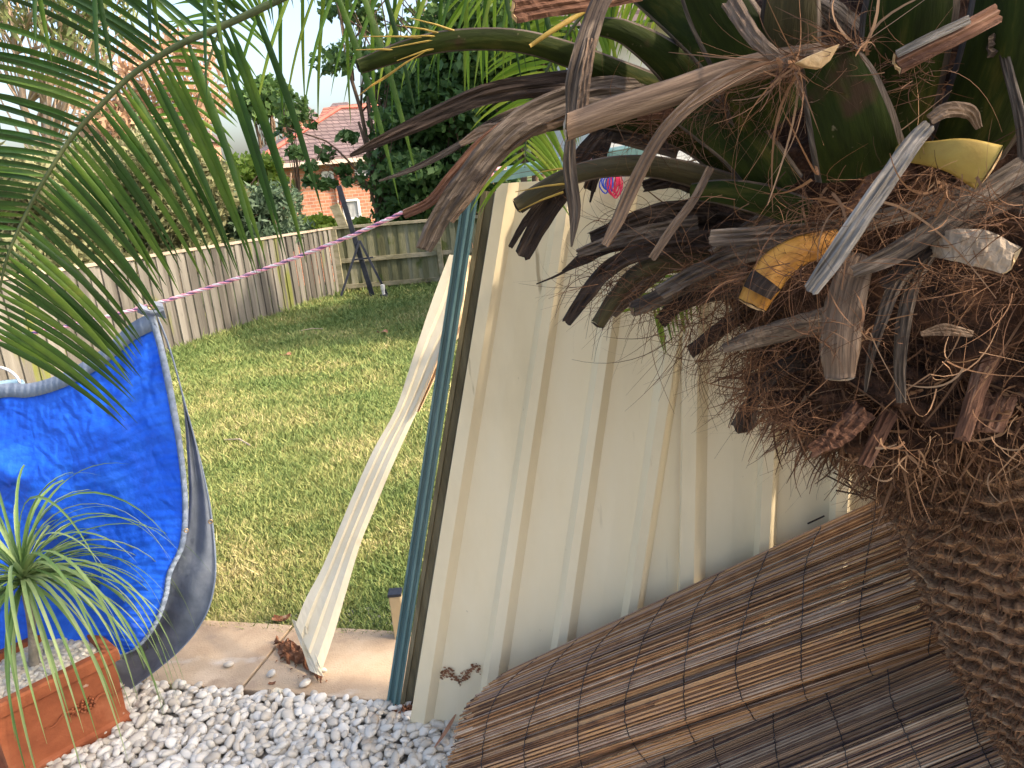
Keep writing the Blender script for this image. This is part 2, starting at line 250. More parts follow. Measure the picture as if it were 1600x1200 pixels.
def wallmat(name, c1, c2, mortar, bw, bh, axis='x', tile=False):
    m = bpy.data.materials.new(name); m.use_nodes = True; t = m.node_tree; N = t.nodes; b = N['Principled BSDF']
    tc = N.new('ShaderNodeTexCoord'); sx = N.new('ShaderNodeSeparateXYZ'); cx = N.new('ShaderNodeCombineXYZ'); ad = N.new('ShaderNodeMath'); ad.operation = 'ADD'
    t.links.new(tc.outputs['Object'], sx.inputs[0]); t.links.new(sx.outputs[0], ad.inputs[0]); t.links.new(sx.outputs[1], ad.inputs[1])
    t.links.new(ad.outputs[0], cx.inputs[0]); t.links.new(sx.outputs[2], cx.inputs[1])
    br = N.new('ShaderNodeTexBrick'); br.inputs['Scale'].default_value = 1; br.inputs['Brick Width'].default_value = bw; br.inputs['Row Height'].default_value = bh
    br.inputs['Mortar Size'].default_value = .012 if not tile else .02; br.inputs['Color1'].default_value = (*c1, 1); br.inputs['Color2'].default_value = (*c2, 1); br.inputs['Mortar'].default_value = (*mortar, 1)
    t.links.new(cx.outputs[0], br.inputs[0])
    n = N.new('ShaderNodeTexNoise'); n.inputs['Scale'].default_value = 2; t.links.new(tc.outputs['Object'], n.inputs[0])
    mx = N.new('ShaderNodeMix'); mx.data_type = 'RGBA'; mx.blend_type = 'MULTIPLY'; mx.inputs[0].default_value = .5; t.links.new(br.outputs[0], mx.inputs[6]); t.links.new(n.outputs[0], mx.inputs[7])
    t.links.new(mx.outputs[2], b.inputs['Base Color']); b.inputs['Roughness'].default_value = .85
    bp = N.new('ShaderNodeBump'); bp.inputs['Distance'].default_value = .02; bp.inputs['Strength'].default_value = .6; bp.invert = True; t.links.new(br.outputs['Fac'], bp.inputs['Height']); t.links.new(bp.outputs[0], b.inputs['Normal'])
    return m
M['brick'] = wallmat('orange_brick', (.62,.27,.15), (.50,.19,.11), (.55,.42,.33), .26, .11)
M['tile'] = wallmat('grey_roof_tile', (.22,.155,.15), (.16,.115,.11), (.08,.05,.05), .34, .13, tile=True)
M['tileorange'] = wallmat('orange_roof_tile', (.52,.22,.15), (.42,.16,.11), (.18,.07,.05), .34, .13, tile=True)
# ================================================================== GROUND
def struct(o): o['kind'] = 'structure'; return o
SL, Y0 = .034, 2.6
def lawnz(y): return -SL*(np.maximum(y, Y0)-Y0)
ys = list(np.linspace(-8, 2.6, 6))+list(np.linspace(3, 16, 14))+[19, 24, 60, 200, 900]
def gz(y): return -.06+float(lawnz(min(y, 16)))-(0 if y < 16 else min((y-16)*.14, 1.2))
mb = MB(); mb.grid([[(x, y, gz(y)) for y in ys] for x in (-900, -60, -20, -9, -5, 0, 6, 20, 60, 900)])
struct(mb.build('ground', M['far_ground']))
mb = MB(); yy = np.linspace(2.5, 15.6, 60); xx = np.linspace(-9, 8, 70)
mb.grid([[(x, y, float(lawnz(y))-.012+.018*math.sin(x*2.1+y)*math.sin(y*1.7)) for y in yy] for x in xx])
struct(mb.build('lawn_ground', M['soil'], smooth=True))
mb = MB(); mb.grid([[(x, y, -.012) for y in np.linspace(-3, 2.9, 6)] for x in np.linspace(-4, 4, 6)]); struct(mb.build('gravel_bed', M['gravel_base']))
# paving strip: slabs along the fence line
FD = nrm((-.513+1.427, 2.254-2.478, 0)); FN = np.array([-FD[1], FD[0], 0])     # along fence (to the right), away from camera
front = G(610, 1100)
def paver(a, b, ya, yb, z=.012):
    mb = MB(); p = [front+FD*a+FN*ya, front+FD*b+FN*ya, front+FD*b+FN*yb, front+FD*a+FN*yb]
    for q in p: q[2] = z-.05
    mb.prism(p, (0, 0, .05)); return mb
j = [-2.75, -2.0, -1.25, -.575, .03, .72, 1.5, 2.3]
for a, b in zip(j[:-1], j[1:]):
    struct(paver(a+.0055, b-.0055, 0, .40).build('paving', M['paver'], bevel=.004))
# ---- grass
def lawn_blades():
    n = 330000
    t = rng.random(n); y = 2.62*np.exp(t**1.05*math.log(15.3/2.62)); x = -.5+(rng.random(n)-.62)*y*1.15
    x = np.clip(x, -6.4, 3.2)
    fe = -3.2-(15.1-y)*.24+0; keep = (x > fe+.03)&(((y-2.27)-(x+.5)*FD[1]/FD[0]) > .36); x, y, fe = x[keep], y[keep], fe[keep]; n = len(x)
    z = lawnz(y)
    dens = np.sin(x*3.1+1)*np.sin(y*2.3)+np.sin(x*1.3+y*1.9)
    h = (.015+.023*rng.random(n)+.008*dens+.03*(rng.random(n) > .985))*(1+.07*(y-2.6)); edge = np.exp(-(x-fe)/.35)+np.exp(-(15.2-y)/.45)
    h *= 1+1.8*edge*rng.random(n); h = np.clip(h, .012, .3)
    a = rng.random(n)*6.283; wd = (.0032+.0028*rng.random(n))*(1+.28*(y-2.6)); lean = rng.normal(size=(n, 2))*h[:, None]*.75
    A = np.stack([x-np.cos(a)*wd, y-np.sin(a)*wd, z-.008], 1); B = np.stack([x+np.cos(a)*wd, y+np.sin(a)*wd, z-.008], 1)
    C = np.stack([x+lean[:, 0], y+lean[:, 1], z+h], 1)
    V = np.stack([A, B, C], 1).reshape(-1, 3); F = np.arange(3*n).reshape(-1, 3)
    # straw where dry: near the paving and patches, plus a painted sun patch
    dry = .41+.42*np.exp(-(y-2.6)/.9)*(x < -.75)+.12*np.sin(x*1.7+.5)*np.sin(y*.9+1)-.14*np.exp(-((x+.9)**2+(y-3.)**2)/.14)+.16*np.exp(-((x+2)**2+(y-6)**2)/5)-.12*(y > 9)
    r = np.clip(dry+rng.normal(size=n)*.26, 0, 1)
    o = fast('grass', V, F, M['grass'], rnd=np.repeat(r, 3)); return tag(o, 'short patchy green and straw coloured lawn between the fences', 'grass', kind='stuff')
lawn_blades()
# ---- pebbles
def ico(sub):
    import bmesh
    bm = bmesh.new(); bmesh.ops.create_icosphere(bm, subdivisions=sub, radius=1); V = np.array([v.co[:] for v in bm.verts]); F = np.array([[v.index for v in f.verts] for f in bm.faces]); bm.free(); return V, F
IV, IF = ico(2)
def pebbles(C, S, name, parent=None):
    n = len(C); k = len(IV); a = rng.random(n)*6.283; tl = rng.normal(size=n)*.35
    U = IV[None]*(1+.10*np.sin(IV@rng.normal(size=(3, 1))*2.2+rng.random((n, 1, 1))*6)[:, :, 0][..., None])
    U = U*S[:, None, :]
    c, s = np.cos(tl)[:, None], np.sin(tl)[:, None]; X, Y, Z = U[..., 0], U[..., 1], U[..., 2]
    Y, Z = Y*c-Z*s, Y*s+Z*c; c, s = np.cos(tl[::-1])[:, None], np.sin(tl[::-1])[:, None]; X, Z = X*c-Z*s, X*s+Z*c
    c, s = np.cos(a)[:, None], np.sin(a)[:, None]; X, Y = X*c-Y*s, X*s+Y*c
    V = np.stack([X, Y, Z], 2)+C[:, None, :]
    F = (IF[None]+(np.arange(n)*k)[:, None, None]).reshape(-1, 3)
    return fast(name, V.reshape(-1, 3), F, M['pebble'], parent, np.repeat(rng.random(n), k), smooth=True)
pts = []
cell = .0245
for layer, (zz, jit) in enumerate([(.0, .45), (.014, .5)]):
    for ix in np.arange(-2.4, 1.0, cell*(1+.25*layer)):
        for iy in np.arange(1.35, 2.75, cell*(1+.25*layer)):
            p = np.array([ix+rng.normal()*cell*jit, iy+rng.normal()*cell*jit, zz+rng.random()*.008])
            if np.dot(p-front, FN) < -.006 and p[1] > 1.5-.1*abs(p[0]): pts.append(p)
pts = np.array(pts); n = len(pts); big = .75+.6*rng.random(n)**2
S = np.stack([.0185*big*(1+.35*rng.random(n)), .0135*big*(.9+.3*rng.random(n)), .0095*big*(.9+.4*rng.random(n))], 1)
tag(pebbles(pts, S, 'pebbles'), 'white river pebbles covering the ground in front of the paving', 'pebbles', kind='stuff')
def single_pebble(px, py, s, lab):
    c = G(px, py, .012); c[2] += s*.55
    o = pebbles(np.array([c]), np.array([[s*1.3, s*.95, s*.6]]), 'pebble'); tag(o, lab, 'pebble', 'stray pebbles on the paving')
single_pebble(358, 1041, .016, 'lone grey pebble on the left paving slab')
single_pebble(424, 1056, .017, 'white pebble on paving left of the bent strip, beside rust flakes')
single_pebble(477, 1071, .019, 'round cream pebble on the paving below the rusted strip foot')
single_pebble(504, 1050, .016, 'pebble half behind the foot of the bent strip')
# ================================================================== STEEL FENCE
P0 = np.array([-.436, 2.149, 0]); PN = np.array([-FD[1], FD[0], 0])
def station(x5, x9, pp, pn, top=None):
    a = PL(x5, 500, pp, pn); b = PL(x9, 900, pp, pn); d = (a-b)/(a[2]-b[2]); return a, d
def sheet(name, st, pp, pn, label, topf, botf=lambda i: 0., warp=0., mt='cream', parent=None):
    rows = []; nz = 26
    for i, (x5, x9, off) in enumerate(st):
        a, d = station(x5, x9, pp, pn); zt = topf(a[0]); zb = botf(a[0]); col = []
        for k in range(nz):
            z = zb+(zt-zb)*k/(nz-1); p = a+d*(z-a[2]); p = p-pn*(off+warp*math.sin(z*2.2+a[0]*3)*.6); col.append(p)
        rows.append(col)
    mb = MB(); mb.grid(rows); return mb
st1 = [(743,678,.003),(746,681,.026),(764,701,.026),(777,713,0),(806,745,.002),(808,747,.002),(837,777,0),(848,788,.026),(862,803,.026),(872,815,0),(903,846,.002),(906,849,.002),(935,877,0),(946,888,.026),(958,901,.026),(969,913,0),(1001,945,.002),(1004,948,.002),(1036,979,0),(1048,990,.026),(1064,1003,.026),(1076,1013,0),(1125,1075,0)]
t = thing('ribbed_steel_fence', 'leaning cream ribbed steel fence panel beside the teal post, lower corner rust stained', 'fence panel', G(700, 1110), 'cream steel fence panels')
o = sheet('s', st1, P0, PN, '', lambda x: 1.70-.02*x, warp=.006).build('sheet', M['cream'], t, solid=.0016)
# rust line stain near the bottom: small flaking patches lying on the sheet
mb = MB()
for k in range(170):
    u = k/169; x = 690+62*u; y = 1054-7*math.sin(u*9)+random.gauss(0, 4)+(-6 if u > .5 else 0)
    c = PL(x, y, P0, PN)-PN*(.009+.0003*(k % 5)); s = random.uniform(.001, .0045)
    mb.add([c+FD*s*math.cos(q)*1.2*random.uniform(.6, 1.3)+V3(0, 0, 1)*s*math.sin(q)*random.uniform(.6, 1.3)-PN*.0006*(q % 2) for q in np.linspace(0, 5.4, 7)], [tuple(range(7))])
mb.build('rust_stain', M['rust'], t)
P2 = np.array([.5, 1.905, 0]); PN2 = nrm(np.array([.2, 1, 0]))
st2 = [(1067,1060,0),(1069,1062,.03),(1090,1083,.03),(1108,1102,0),(1150,1141,.002),(1152,1143,.002),(1194,1176,0),(1200,1182,.03),(1218,1196,.03),(1228,1210,0),(1270,1248,.002),(1272,1250,.002),(1312,1290,0),(1318,1296,.03),(1338,1312,.03),(1346,1325,0),(1400,1370,0),(1436,1404,0),(1442,1410,.03),(1462,1428,.03),(1470,1440,0),(1560,1520,0),(1650,1600,0),(1760,1700,0)]
t = thing('ribbed_steel_fence', 'upright cream ribbed steel fence panel behind the palm crown and reed screen', 'fence panel', (.6, 1.93, 0), 'cream steel fence panels')
sheet('s', st2, P2, PN2, '', lambda x: 1.66).build('sheet', M['cream'], t, solid=.0016)
# teal post (two channels) with olive inner channel
post = thing('fence_post', 'teal steel fence post leaning right with rusted foot, left edge of the cream panels', 'fence post', G(625, 1118))
def channel(bx, tx, w_, d_, off, m_, nm, by=1112, ty=264):
    b = G(bx, by); a = P(tx, ty, 2.19); x = nrm(a-b); n = nrm(np.array([0, -1, 0])-x*np.dot((0, -1, 0), x)); y = np.cross(x, n)
    mb = MB(); prof = [(-w_/2, -d_), (-w_/2, 0), (-w_/4, 0), (-w_/5, -d_*.35), (w_/5, -d_*.35), (w_/4, 0), (w_/2, 0), (w_/2, -d_)]
    Q = [[b+x*(np.linalg.norm(a-b)*k/10)+y*(-q[0])+n*(q[1]+off) for q in prof] for k in range(11)]
    mb.grid(Q); return mb.build(nm, M[m_], post, solid=.0018)
channel(608, 734, .022, .03, .0, 'teal', 'channel', 1106, 272)
channel(618, 747, .022, .03, .010, 'teal', 'channel', 1110, 264)
channel(635, 767, .050, .03, -.012, 'olive', 'inner_channel', 1116, 300)
channel(646, 777, .010, .03, -.006, 'inner_lip', 'inner_channel', 1118, 300)
mb = MB()
for k in range(60):
    c = G(636, 1118)+rng.normal(size=3)*(.018, .012, .012)+V3(0, 0, .018); s = random.uniform(.004, .012)
    mb.add([c+rng.normal(size=3)*s for _ in range(4)], [(0,1,2),(0,2,3),(0,3,1)])
mb.build('rusted_foot', M['rust'], post)
t = thing('steel_beam', 'short teal steel top rail behind the top of the leaning panel', 'fence rail', P(755, 275, 2.24))
mb = MB(); a, b = P(754, 272, 2.25), P(1010, 226, 2.32)
x = nrm(b-a); mb.grid([[a+x*s+q for q in (V3(0,-.02,-.028), V3(0,-.02,.0), V3(0,-.012,.006), V3(0,.02,.008), V3(0,.028,0), V3(0,.028,-.028))] for s in np.linspace(0, np.linalg.norm(b-a), 6)])
mb.build('channel', M['teal'], t, solid=.002)
# short beige post stub behind
t = thing('post_stub', 'short beige steel post with dark cap on the grass behind the teal post', 'post', G(622, 1000))
c = G(622, 1005); mb = MB(); mb.box(c+V3(0.01, .03, .10), (.045, .045, .2)); mb.build('post', M['beige'], t, bevel=.003)
mb = MB(); mb.box(c+V3(0.01, .03, .204), (.052, .052, .012)); mb.build('cap', M['black'], t, bevel=.002)
# bent cream strip
st = thing('bent_panel_strip', 'crumpled cream steel panel strip leaning against the post, its foot rusted through', 'scrap panel', G(478, 1050))
L = [(702,398),(675,470),(645,560),(618,640),(585,700),(553,770),(528,830),(502,890),(478,935),(462,975)]
Rr = [(745,400),(742,480),(700,545),(672,600),(640,668),(612,730),(583,800),(563,850),(545,910),(522,990),(500,1055)]
Li, Ri = spline(L, 34), spline(Rr, 34); rows = []
for i in range(34):
    v = i/33; row = []; Y = 2.40+.22*(1-v)-.0*v
    ww = [0, .22, .30, .52, .60, .8, 1.]; dd = [0, -.008, .002, -.012, -.004, -.012, 0]
    for u, d in zip(ww, dd):
        x, y = Li[i]*(1-u)+Ri[i]*u; amp = .5+.6*v; row.append(P(x, y, Y+d*amp+.0015*math.sin(v*31+u*7)*v+.01*(1-v)*u))
    rows.append(row)
mb = MB(); mb.grid(rows); mb.build('panel', M['cream_dirty'], st, solid=.0016)
rows = []
for i in range(0, 13):
    v = i/33; f_ = .5*(1-i/12.)+.02; a = Li[i]*f_+Ri[i]*(1-f_); b = Ri[i]+(4, 0)
    rows.append([P(*(a*(1-u)+b*u), 2.385+.22*(1-v)-.012*math.sin(u*9)) for u in np.linspace(0, 1, 6)])
mb = MB(); mb.grid(rows); mb.build('inner_face_painted_sun', M['cream_inside_sun'], st, solid=.001)  # inner side of the strip, its sunlit glow painted as orange
mb = MB()
def foot(u, v, sc_=1.):
    c = G(428+u*64+v*12, 1000+u*40+v*30-8*math.sin(u*3), .02); c[2] += .045*math.sin(math.pi*u)*math.sin(math.pi*v*.9+.2)+.010*math.sin(u*17+v*6)+.008*math.sin(v*21+u*9)+.006*math.sin(u*37-v*13)
    return c+V3(.006*math.sin(v*19+u*31), .006*math.sin(u*27), 0)
mb.grid([[foot(i/27+.04*math.sin(k*2.1)*(i in (0, 27)), k/19+.06*math.sin(i*1.7)*(k in (0, 19))) for k in range(20)] for i in range(28)])
for k in range(26):
    u = random.random(); c = G(438+u*60+random.gauss(0, 9), 1030+u*30+random.gauss(0, 8), .018); s = random.uniform(.002, .006); mb.add([c+rng.normal(size=3)*s*(1, 1, .4) for _ in range(4)], [(0,1,2),(0,2,3)])
mb.build('rusted_foot', M['rust'], st)
V, F, r = strands([[c+V3(0,0,0)*k for k in range(2)] for c in [G(450, 1040, .02)]*1], [.001], np.zeros(1))
mb = MB(); c = G(472, 1000, .02); 
rows = []
for i in range(8):
    u = i/7; rows.append([P(456+u*28+v*22, 968+u*80+v*10, 2.43-.02*u-.02*v+.012*math.sin(u*9+v*5)) for v in np.linspace(0, 1, 6)])
mb.grid(rows); mb.build('torn_flap', M['cream_dirty'], st, solid=.0016)
for (px, py, s, lab) in [(425, 1068, .012, 'small dark rust flake on the paving left of the cream pebble'), (440, 967, .035, 'curled brown rust flake on the grass edge by the strip foot')]:
    c = G(px, py, .014); mb = MB(); Q = [[c+V3((u-.5)*s*2, (v-.5)*s, s*.6*(u-.5)**2*2+.15*s*math.sin(v*7)) for v in np.linspace(0, 1, 5)] for u in np.linspace(0, 1, 7)]
    mb.grid(Q); o = mb.build('rust_flake', M['rust'], solid=.002); tag(o, lab, 'rust flake', 'rust flakes')
mb = MB(); c = G(428, 1085, .02); mb.grid([[c+V3(u*.05, v*.02+.01*math.sin(u*6), .008+.008*math.sin(u*5+v*3)) for v in np.linspace(-1, 1, 5)] for u in np.linspace(-.5, .6, 8)])
tag(mb.build('paint_flake', M['cream_dirty'], solid=.001), 'pale curled paint flake at the gravel edge below the rust flake', 'paint flake')
# ================================================================== TIMBER FENCES
A0 = G(277, 545, 0, SL, Y0); C0 = G(534, 458, 0, SL, Y0); dirL = (C0-A0)/(C0[1]-A0[1])
HC = (P(534, 356, C0[1])[2]-C0[2]); HA = P(277, 397, A0[1])[2]-A0[2]
D0 = G(690, 445, 0, SL, Y0); dirB = nrm((D0-C0)*np.array([1, 1, 0]))
def paling_fence(name, label, base, top, mtl, spacing, side, railside, n, grp):
    t = thing(name, label, 'fence', base(0), grp); mb = MB()
    for k in range(n):
        s = k/(n-1); b = base(s); h = top(s); d = base(min(1, s+.5/(n-1)))-base(max(0, s-.5/(n-1))); x = nrm(d*np.array([1, 1, 0])); nn = np.array(side, float)
        off = (.014 if k % 2 else -.010)+random.uniform(-.004, .004); hh = h+random.uniform(-.015, .01); tl = random.gauss(0, .008)
        a = b+nn*off+V3(0, 0, -.03); c = b+nn*off+V3(0, 0, hh)+x*tl
        mb.beam(a, c, spacing*random.uniform(1.02, 1.3), .014, nn, r=random.random())
    mb.build('palings', mtl, t)
    return t
# left fence runs from near (behind the tarp) to the corner
yA, yB = 2.9, C0[1]
def baseL(s): y = yA+(yB-yA)*s; p = C0+dirL*(y-C0[1]); p[2] = lawnz(y); return p
def topL(s): y = yA+(yB-yA)*s; return HA+(HC-HA)*(y-A0[1])/(C0[1]-A0[1])
nL = np.array([dirL[1], -dirL[0], 0]); nL = nrm(nL)
tL = paling_fence('timber_fence', 'long grey timber paling fence with pale capping running back from the blue tarp', baseL, topL, M['pal'], .092, nL, 1, 128, 'timber paling fences')
mb = MB(); mb.beam(baseL(0)+V3(0, 0, topL(0)+.015), baseL(1)+V3(0, 0, topL(1)+.015), .036, .075, nL)
mb.build('capping', M['caprail'], tL)
# back fence
Wb = 7.5
def baseB(s): p = C0+dirB*Wb*s; p[2] = lawnz(C0[1]); return p
nB = np.array([dirB[1], -dirB[0], 0])
HB = P(700, 345, D0[1])[2]-D0[2]
def topB(s): return HC+(HB-HC)*min(1, s*Wb/np.linalg.norm(D0-C0))
tB = paling_fence('timber_fence', 'mossy timber paling fence with exposed rails across the back of the lawn', baseB, topB, M['palgreen'], .095, nB, 1, 76, 'timber paling fences')
mb = MB(); mb.beam(baseB(0)+V3(0, 0, topB(0)+.012)+nB*.03, baseB(1)+V3(0, 0, HB+.012)+nB*.03, .05, .09, nB); mb.build('capping', M['rail'], tB)
for fr in (.1, .5):
    mb = MB(); mb.beam(baseB(0)+V3(0, 0, HC*fr)+nB*.045, baseB(1)+V3(0, 0, HC*fr)+nB*.045, .08, .04, nB, r=.4); mb.build('rail', M['rail'], tB)
for s in (.005, .27, .60, .93):
    mb = MB(); p = baseB(s)+nB*.10; mb.beam(p+V3(0, 0, -.1), p+V3(-.01, 0, topB(s)-.02), .09 if s > .1 else .12, .07, nB); mb.build('post', M['rail'], tB)
t = thing('timber_stump', 'old grey timber post end sticking up behind the fence corner', 'post', C0+V3(-.1, .3, 0)); mb = MB(); mb.beam(P(545, 372, C0[1]+.35), P(522, 320, C0[1]+.35), .17, .1, (0, -1, 0)); mb.build('post', M['rail'], t)
# black steel stand in the corner
def onlawn(x, y): return G(x, y, 0, SL, Y0)
t = thing('steel_stand', 'black steel stand with splayed braces before the fence corner', 'stand', onlawn(580, 456)); ys_ = 14.6
mb = MB(); mb.beam(P(582, 462, 14.2), P(529, 290, 14.2), .085, .06); mb.build('pole', M['black'], t)
for a, b in (((562, 376), (533, 462)), ((562, 376), (606, 462))):
    mb = MB(); mb.beam(P(*a, 14.15), P(*b, 14.0), .04, .03); mb.build('leg', M['black'], t)
mb = MB(); mb.beam(P(552, 406, 14.12), P(583, 402, 14.12), .03, .02); mb.build('brace', M['black'], t)
t = thing('garden_light', 'small white garden spike light standing in the far grass', 'light', onlawn(600, 464)); c = onlawn(600, 464)
mb = MB(); mb.tube([c, c+V3(0, 0, .12), c+V3(0, 0, .14), c+V3(0, 0, .22), c+V3(0, 0, .23)], [.03, .03, .04, .04, .01], 10); mb.build('body', M['white'], t)
mb = MB(); mb.tube([c, c+V3(0, 0, .05)], [.08, .06], 10); mb.build('base', M['black'], t)
# fallen sticks and leaves on the lawn
for (a, b, lab) in [((470, 520), (505, 517), 'thin pale stick lying on the far lawn'), ((352, 693), (392, 702), 'curved pale stick lying on the lawn right of the tarp')]:
    p, q = onlawn(*a)+V3(0, 0, .03), onlawn(*b)+V3(0, 0, .03); mb = MB(); mb.tube([p, (p+q)/2+V3(0, .05, .01), q], .006, 5); tag(mb.build('stick', M['caprail']), lab, 'stick', 'sticks on the lawn')
for (x, y, s, lab) in [(598, 522, .07, 'dry orange leaf on the lawn near the steel stand'), (447, 558, .07, 'dark fallen leaf on the middle of the lawn')]:
    c = onlawn(x, y)+V3(0, 0, .035); mb = MB(); mb.grid([[c+V3(u*s, v*s*.5*(1-u*u), .02*u*v+.012*math.sin(u*4)) for v in (-1, 0, 1)] for u in np.linspace(-1, 1, 7)]); tag(mb.build('fallen_leaf', M['dryleaf']), lab, 'leaf', 'fallen leaves')
# ================================================================== HOUSES
def quadpart(name, pts, mtl, parent, d):
    mb = MB(); mb.prism(pts, d); return mb.build(name, mtl, parent)
hy = 26.
c1 = P(430, 258, hy); c2 = P(600, 244, hy+1.2); zg = -2.; c0 = P(352, 218, hy+7)
c2[2] = c1[2]; c0[2] = c1[2]
H = thing('brick_house', 'orange brick house with grey tiled hip roof beyond the corner of the fences', 'house', (c1[0], c1[1], zg))
def down(p, z): q = p.copy(); q[2] = z; return q
c2b = c1+(c2-c1)*2.2
quadpart('wall', [down(c1, zg), down(c2b, zg), down(c2b, c1[2]), down(c1, c1[2])], M['brick'], H, (0, .25, 0))
quadpart('wall', [down(c0, zg), down(c1, zg)+V3(-.003, 0, 0), down(c1, c1[2])+V3(-.003, 0, 0), down(c0, c1[2])], M['brick'], H, (.25, .1, 0))
fx = nrm(c2-c1); eo = V3(0, -.5, 0)+fx*-.5
e1 = c1+eo; e2 = c2b+eo+fx*.8; e0 = c0+V3(-.6, 0, 0); back = V3(0.6, 8, 0)
r1 = c1+V3(1.6, 4, 1.75); r2 = c2b+V3(-2, 4, 1.75)
quadpart('roof', [e1, e2, r2, r1], M['tile'], H, (0, .02, .12))
quadpart('roof', [e0, e1+V3(-.003, 0, 0), r1, r1+V3(-.5, 3, 0)], M['tile'], H, (0, .02, .12))
mb = MB(); mb.beam(e1+V3(0, -.06, -.05), e2+V3(0, -.06, -.05), .13, .12, (0, -1, 0)); mb.build('gutter', M['gutter'], H)
mb = MB(); mb.beam(e0+V3(-.06, -.05, -.05), e1+V3(-.06, -.06, -.05), .13, .12, (-1, 0, 0)); mb.build('gutter', M['gutter'], H)
mb = MB(); mb.tube([e1+V3(0, 0, .14), r1+V3(0, 0, .14), r2+V3(0, 0, .14)], .09, 6); mb.build('ridge_tile', M['redpaint'], H)
Hu = thing('upper_roof_house', 'house with sunlit orange tiled roof behind the brick house', 'house', (c1[0]+2, hy+7, zg))
u1 = P(470, 246, hy+6); u2 = P(640, 236, hy+6); u3 = P(505, 172, hy+9.5); u4 = P(600, 160, hy+9.5)
quadpart('roof', [u1, u2, u4, u3], M['tileorange'], Hu, (0, .1, .1)); quadpart('wall', [down(u1, zg)+V3(.3, .3, 0), down(u2, zg)+V3(0, .3, 0), u2+V3(0, .3, -.02), u1+V3(.3, .3, -.02)], M['brick'], Hu, (0, .2, 0))
def win(par, x0, y0, x1, y1, Y, nm='window'):
    a, b = P(x0, y0, Y), P(x1, y0, Y+.06); zl = P(x0, y1, Y)[2]
    mb = MB(); mb.prism([V3(a[0], a[1], zl), V3(b[0], b[1], zl), V3(b[0], b[1], a[2]), a], (0, .05, 0)); f = mb.build(nm, M['glass'], par)
    mb = MB(); A = [V3(a[0], a[1], zl), V3(b[0], b[1], zl), V3(b[0], b[1], a[2]), a]
    for i in range(4): mb.beam(A[i]+V3(0, -.02, 0), A[(i+1) % 4]+V3(0, -.02, 0), .08, .05)
    mb.beam((A[0]+A[1])/2+V3(0, -.02, 0), (A[2]+A[3])/2+V3(0, -.02, 0), .05, .04); mb.build('frame', M['whiteframe'], f)
    mb = MB(); mb.beam(A[0]+V3(-.1, -.04, -.11), A[1]+V3(.1, -.04, -.11), .13, .1); mb.build('sill', M['redpaint'], f)
yw = lambda x: float(PL(x, 280, c1, (fx[1], -fx[0], 0))[1])-.03
win(H, 504, 270, 519, 285, yw(510)); win(H, 554, 250, 574, 275, yw(560)); win(H, 511, 316, 560, 345, yw(530))
mb = MB(); mb.tube([P(524, 250, yw(525)-.1), P(533, 320, yw(525)-.1)], .06, 6); mb.build('downpipe', M['redpaint'], H)
# further roofs
def simple_house(lab, px0, px1, yb, yr, Y, mtl, cat='house', hip=.25, wall='brick', nm='tiled_house'):
    a, b = P(px0, yb, Y), P(px1, yb, Y); b[2] = a[2] = (a[2]+b[2])/2; hz = P((px0+px1)/2, yr, Y+2)[2]; w_ = b[0]-a[0]
    t = thing(nm, lab, cat, (a[0], Y, -2), None)
    quadpart('wall', [V3(a[0]+.3, Y+.4, -2), V3(b[0]-.3, Y+.4, -2), V3(b[0]-.3, Y+.4, a[2]-.01), V3(a[0]+.3, Y+.4, a[2]-.01)], M[wall], t, (0, 6, 0))
    r1, r2 = V3(a[0]+w_*hip, Y+3.4, hz), V3(b[0]-w_*hip, Y+3.4, hz); c, d = V3(a[0], Y+7, a[2]), V3(b[0], Y+7, a[2])
    mb = MB(); mb.add([a, b, r2, r1, c, d], [(0,1,2,3), (1,5,2), (5,4,3,2), (4,0,3), (0,4,5,1)]); mb.build('roof', M[mtl], t)
    mb = MB(); mb.beam(a+V3(0, -.05, 0), b+V3(0, -.05, 0), .18, .1); mb.build('gutter', M['whiteframe'], t); return t
simple_house('distant house with pale gabled roof above the grey tiled roof', 425, 475, 185, 158, 44, 'tile', hip=.4)
simple_house('distant orange roofed house seen through the tip of the arching frond', 95, 135, 250, 205, 40, 'tileorange')
simple_house('distant grey roofed house between the fronds at the skyline', 235, 300, 222, 190, 55, 'tile')
simple_house('distant pale roofed house showing between the tall trees', 495, 545, 190, 158, 50, 'tile')
# pale house to the right, seen through the crown
wh = thing('rendered_house', 'pale rendered house glimpsed through gaps in the palm crown', 'house', P(1000, 350, 9))
a, b = P(925, 300, 8.5), P(1330, 270, 8.5); 
quadpart('wall', [V3(a[0], 8.5, -.4), V3(b[0], 8.5, -.4), V3(b[0], 8.5, 3.0), V3(a[0], 8.5, 3.0)], M['white'], wh, (0, 5, 0))
quadpart('roof', [V3(a[0]-.5, 8.0, 2.95), V3(b[0]+.5, 8.0, 2.95), V3(b[0]+.5, 11, 4.4), V3(a[0]-.5, 11, 4.4)], M['tile'], wh, (0, .05, .12))
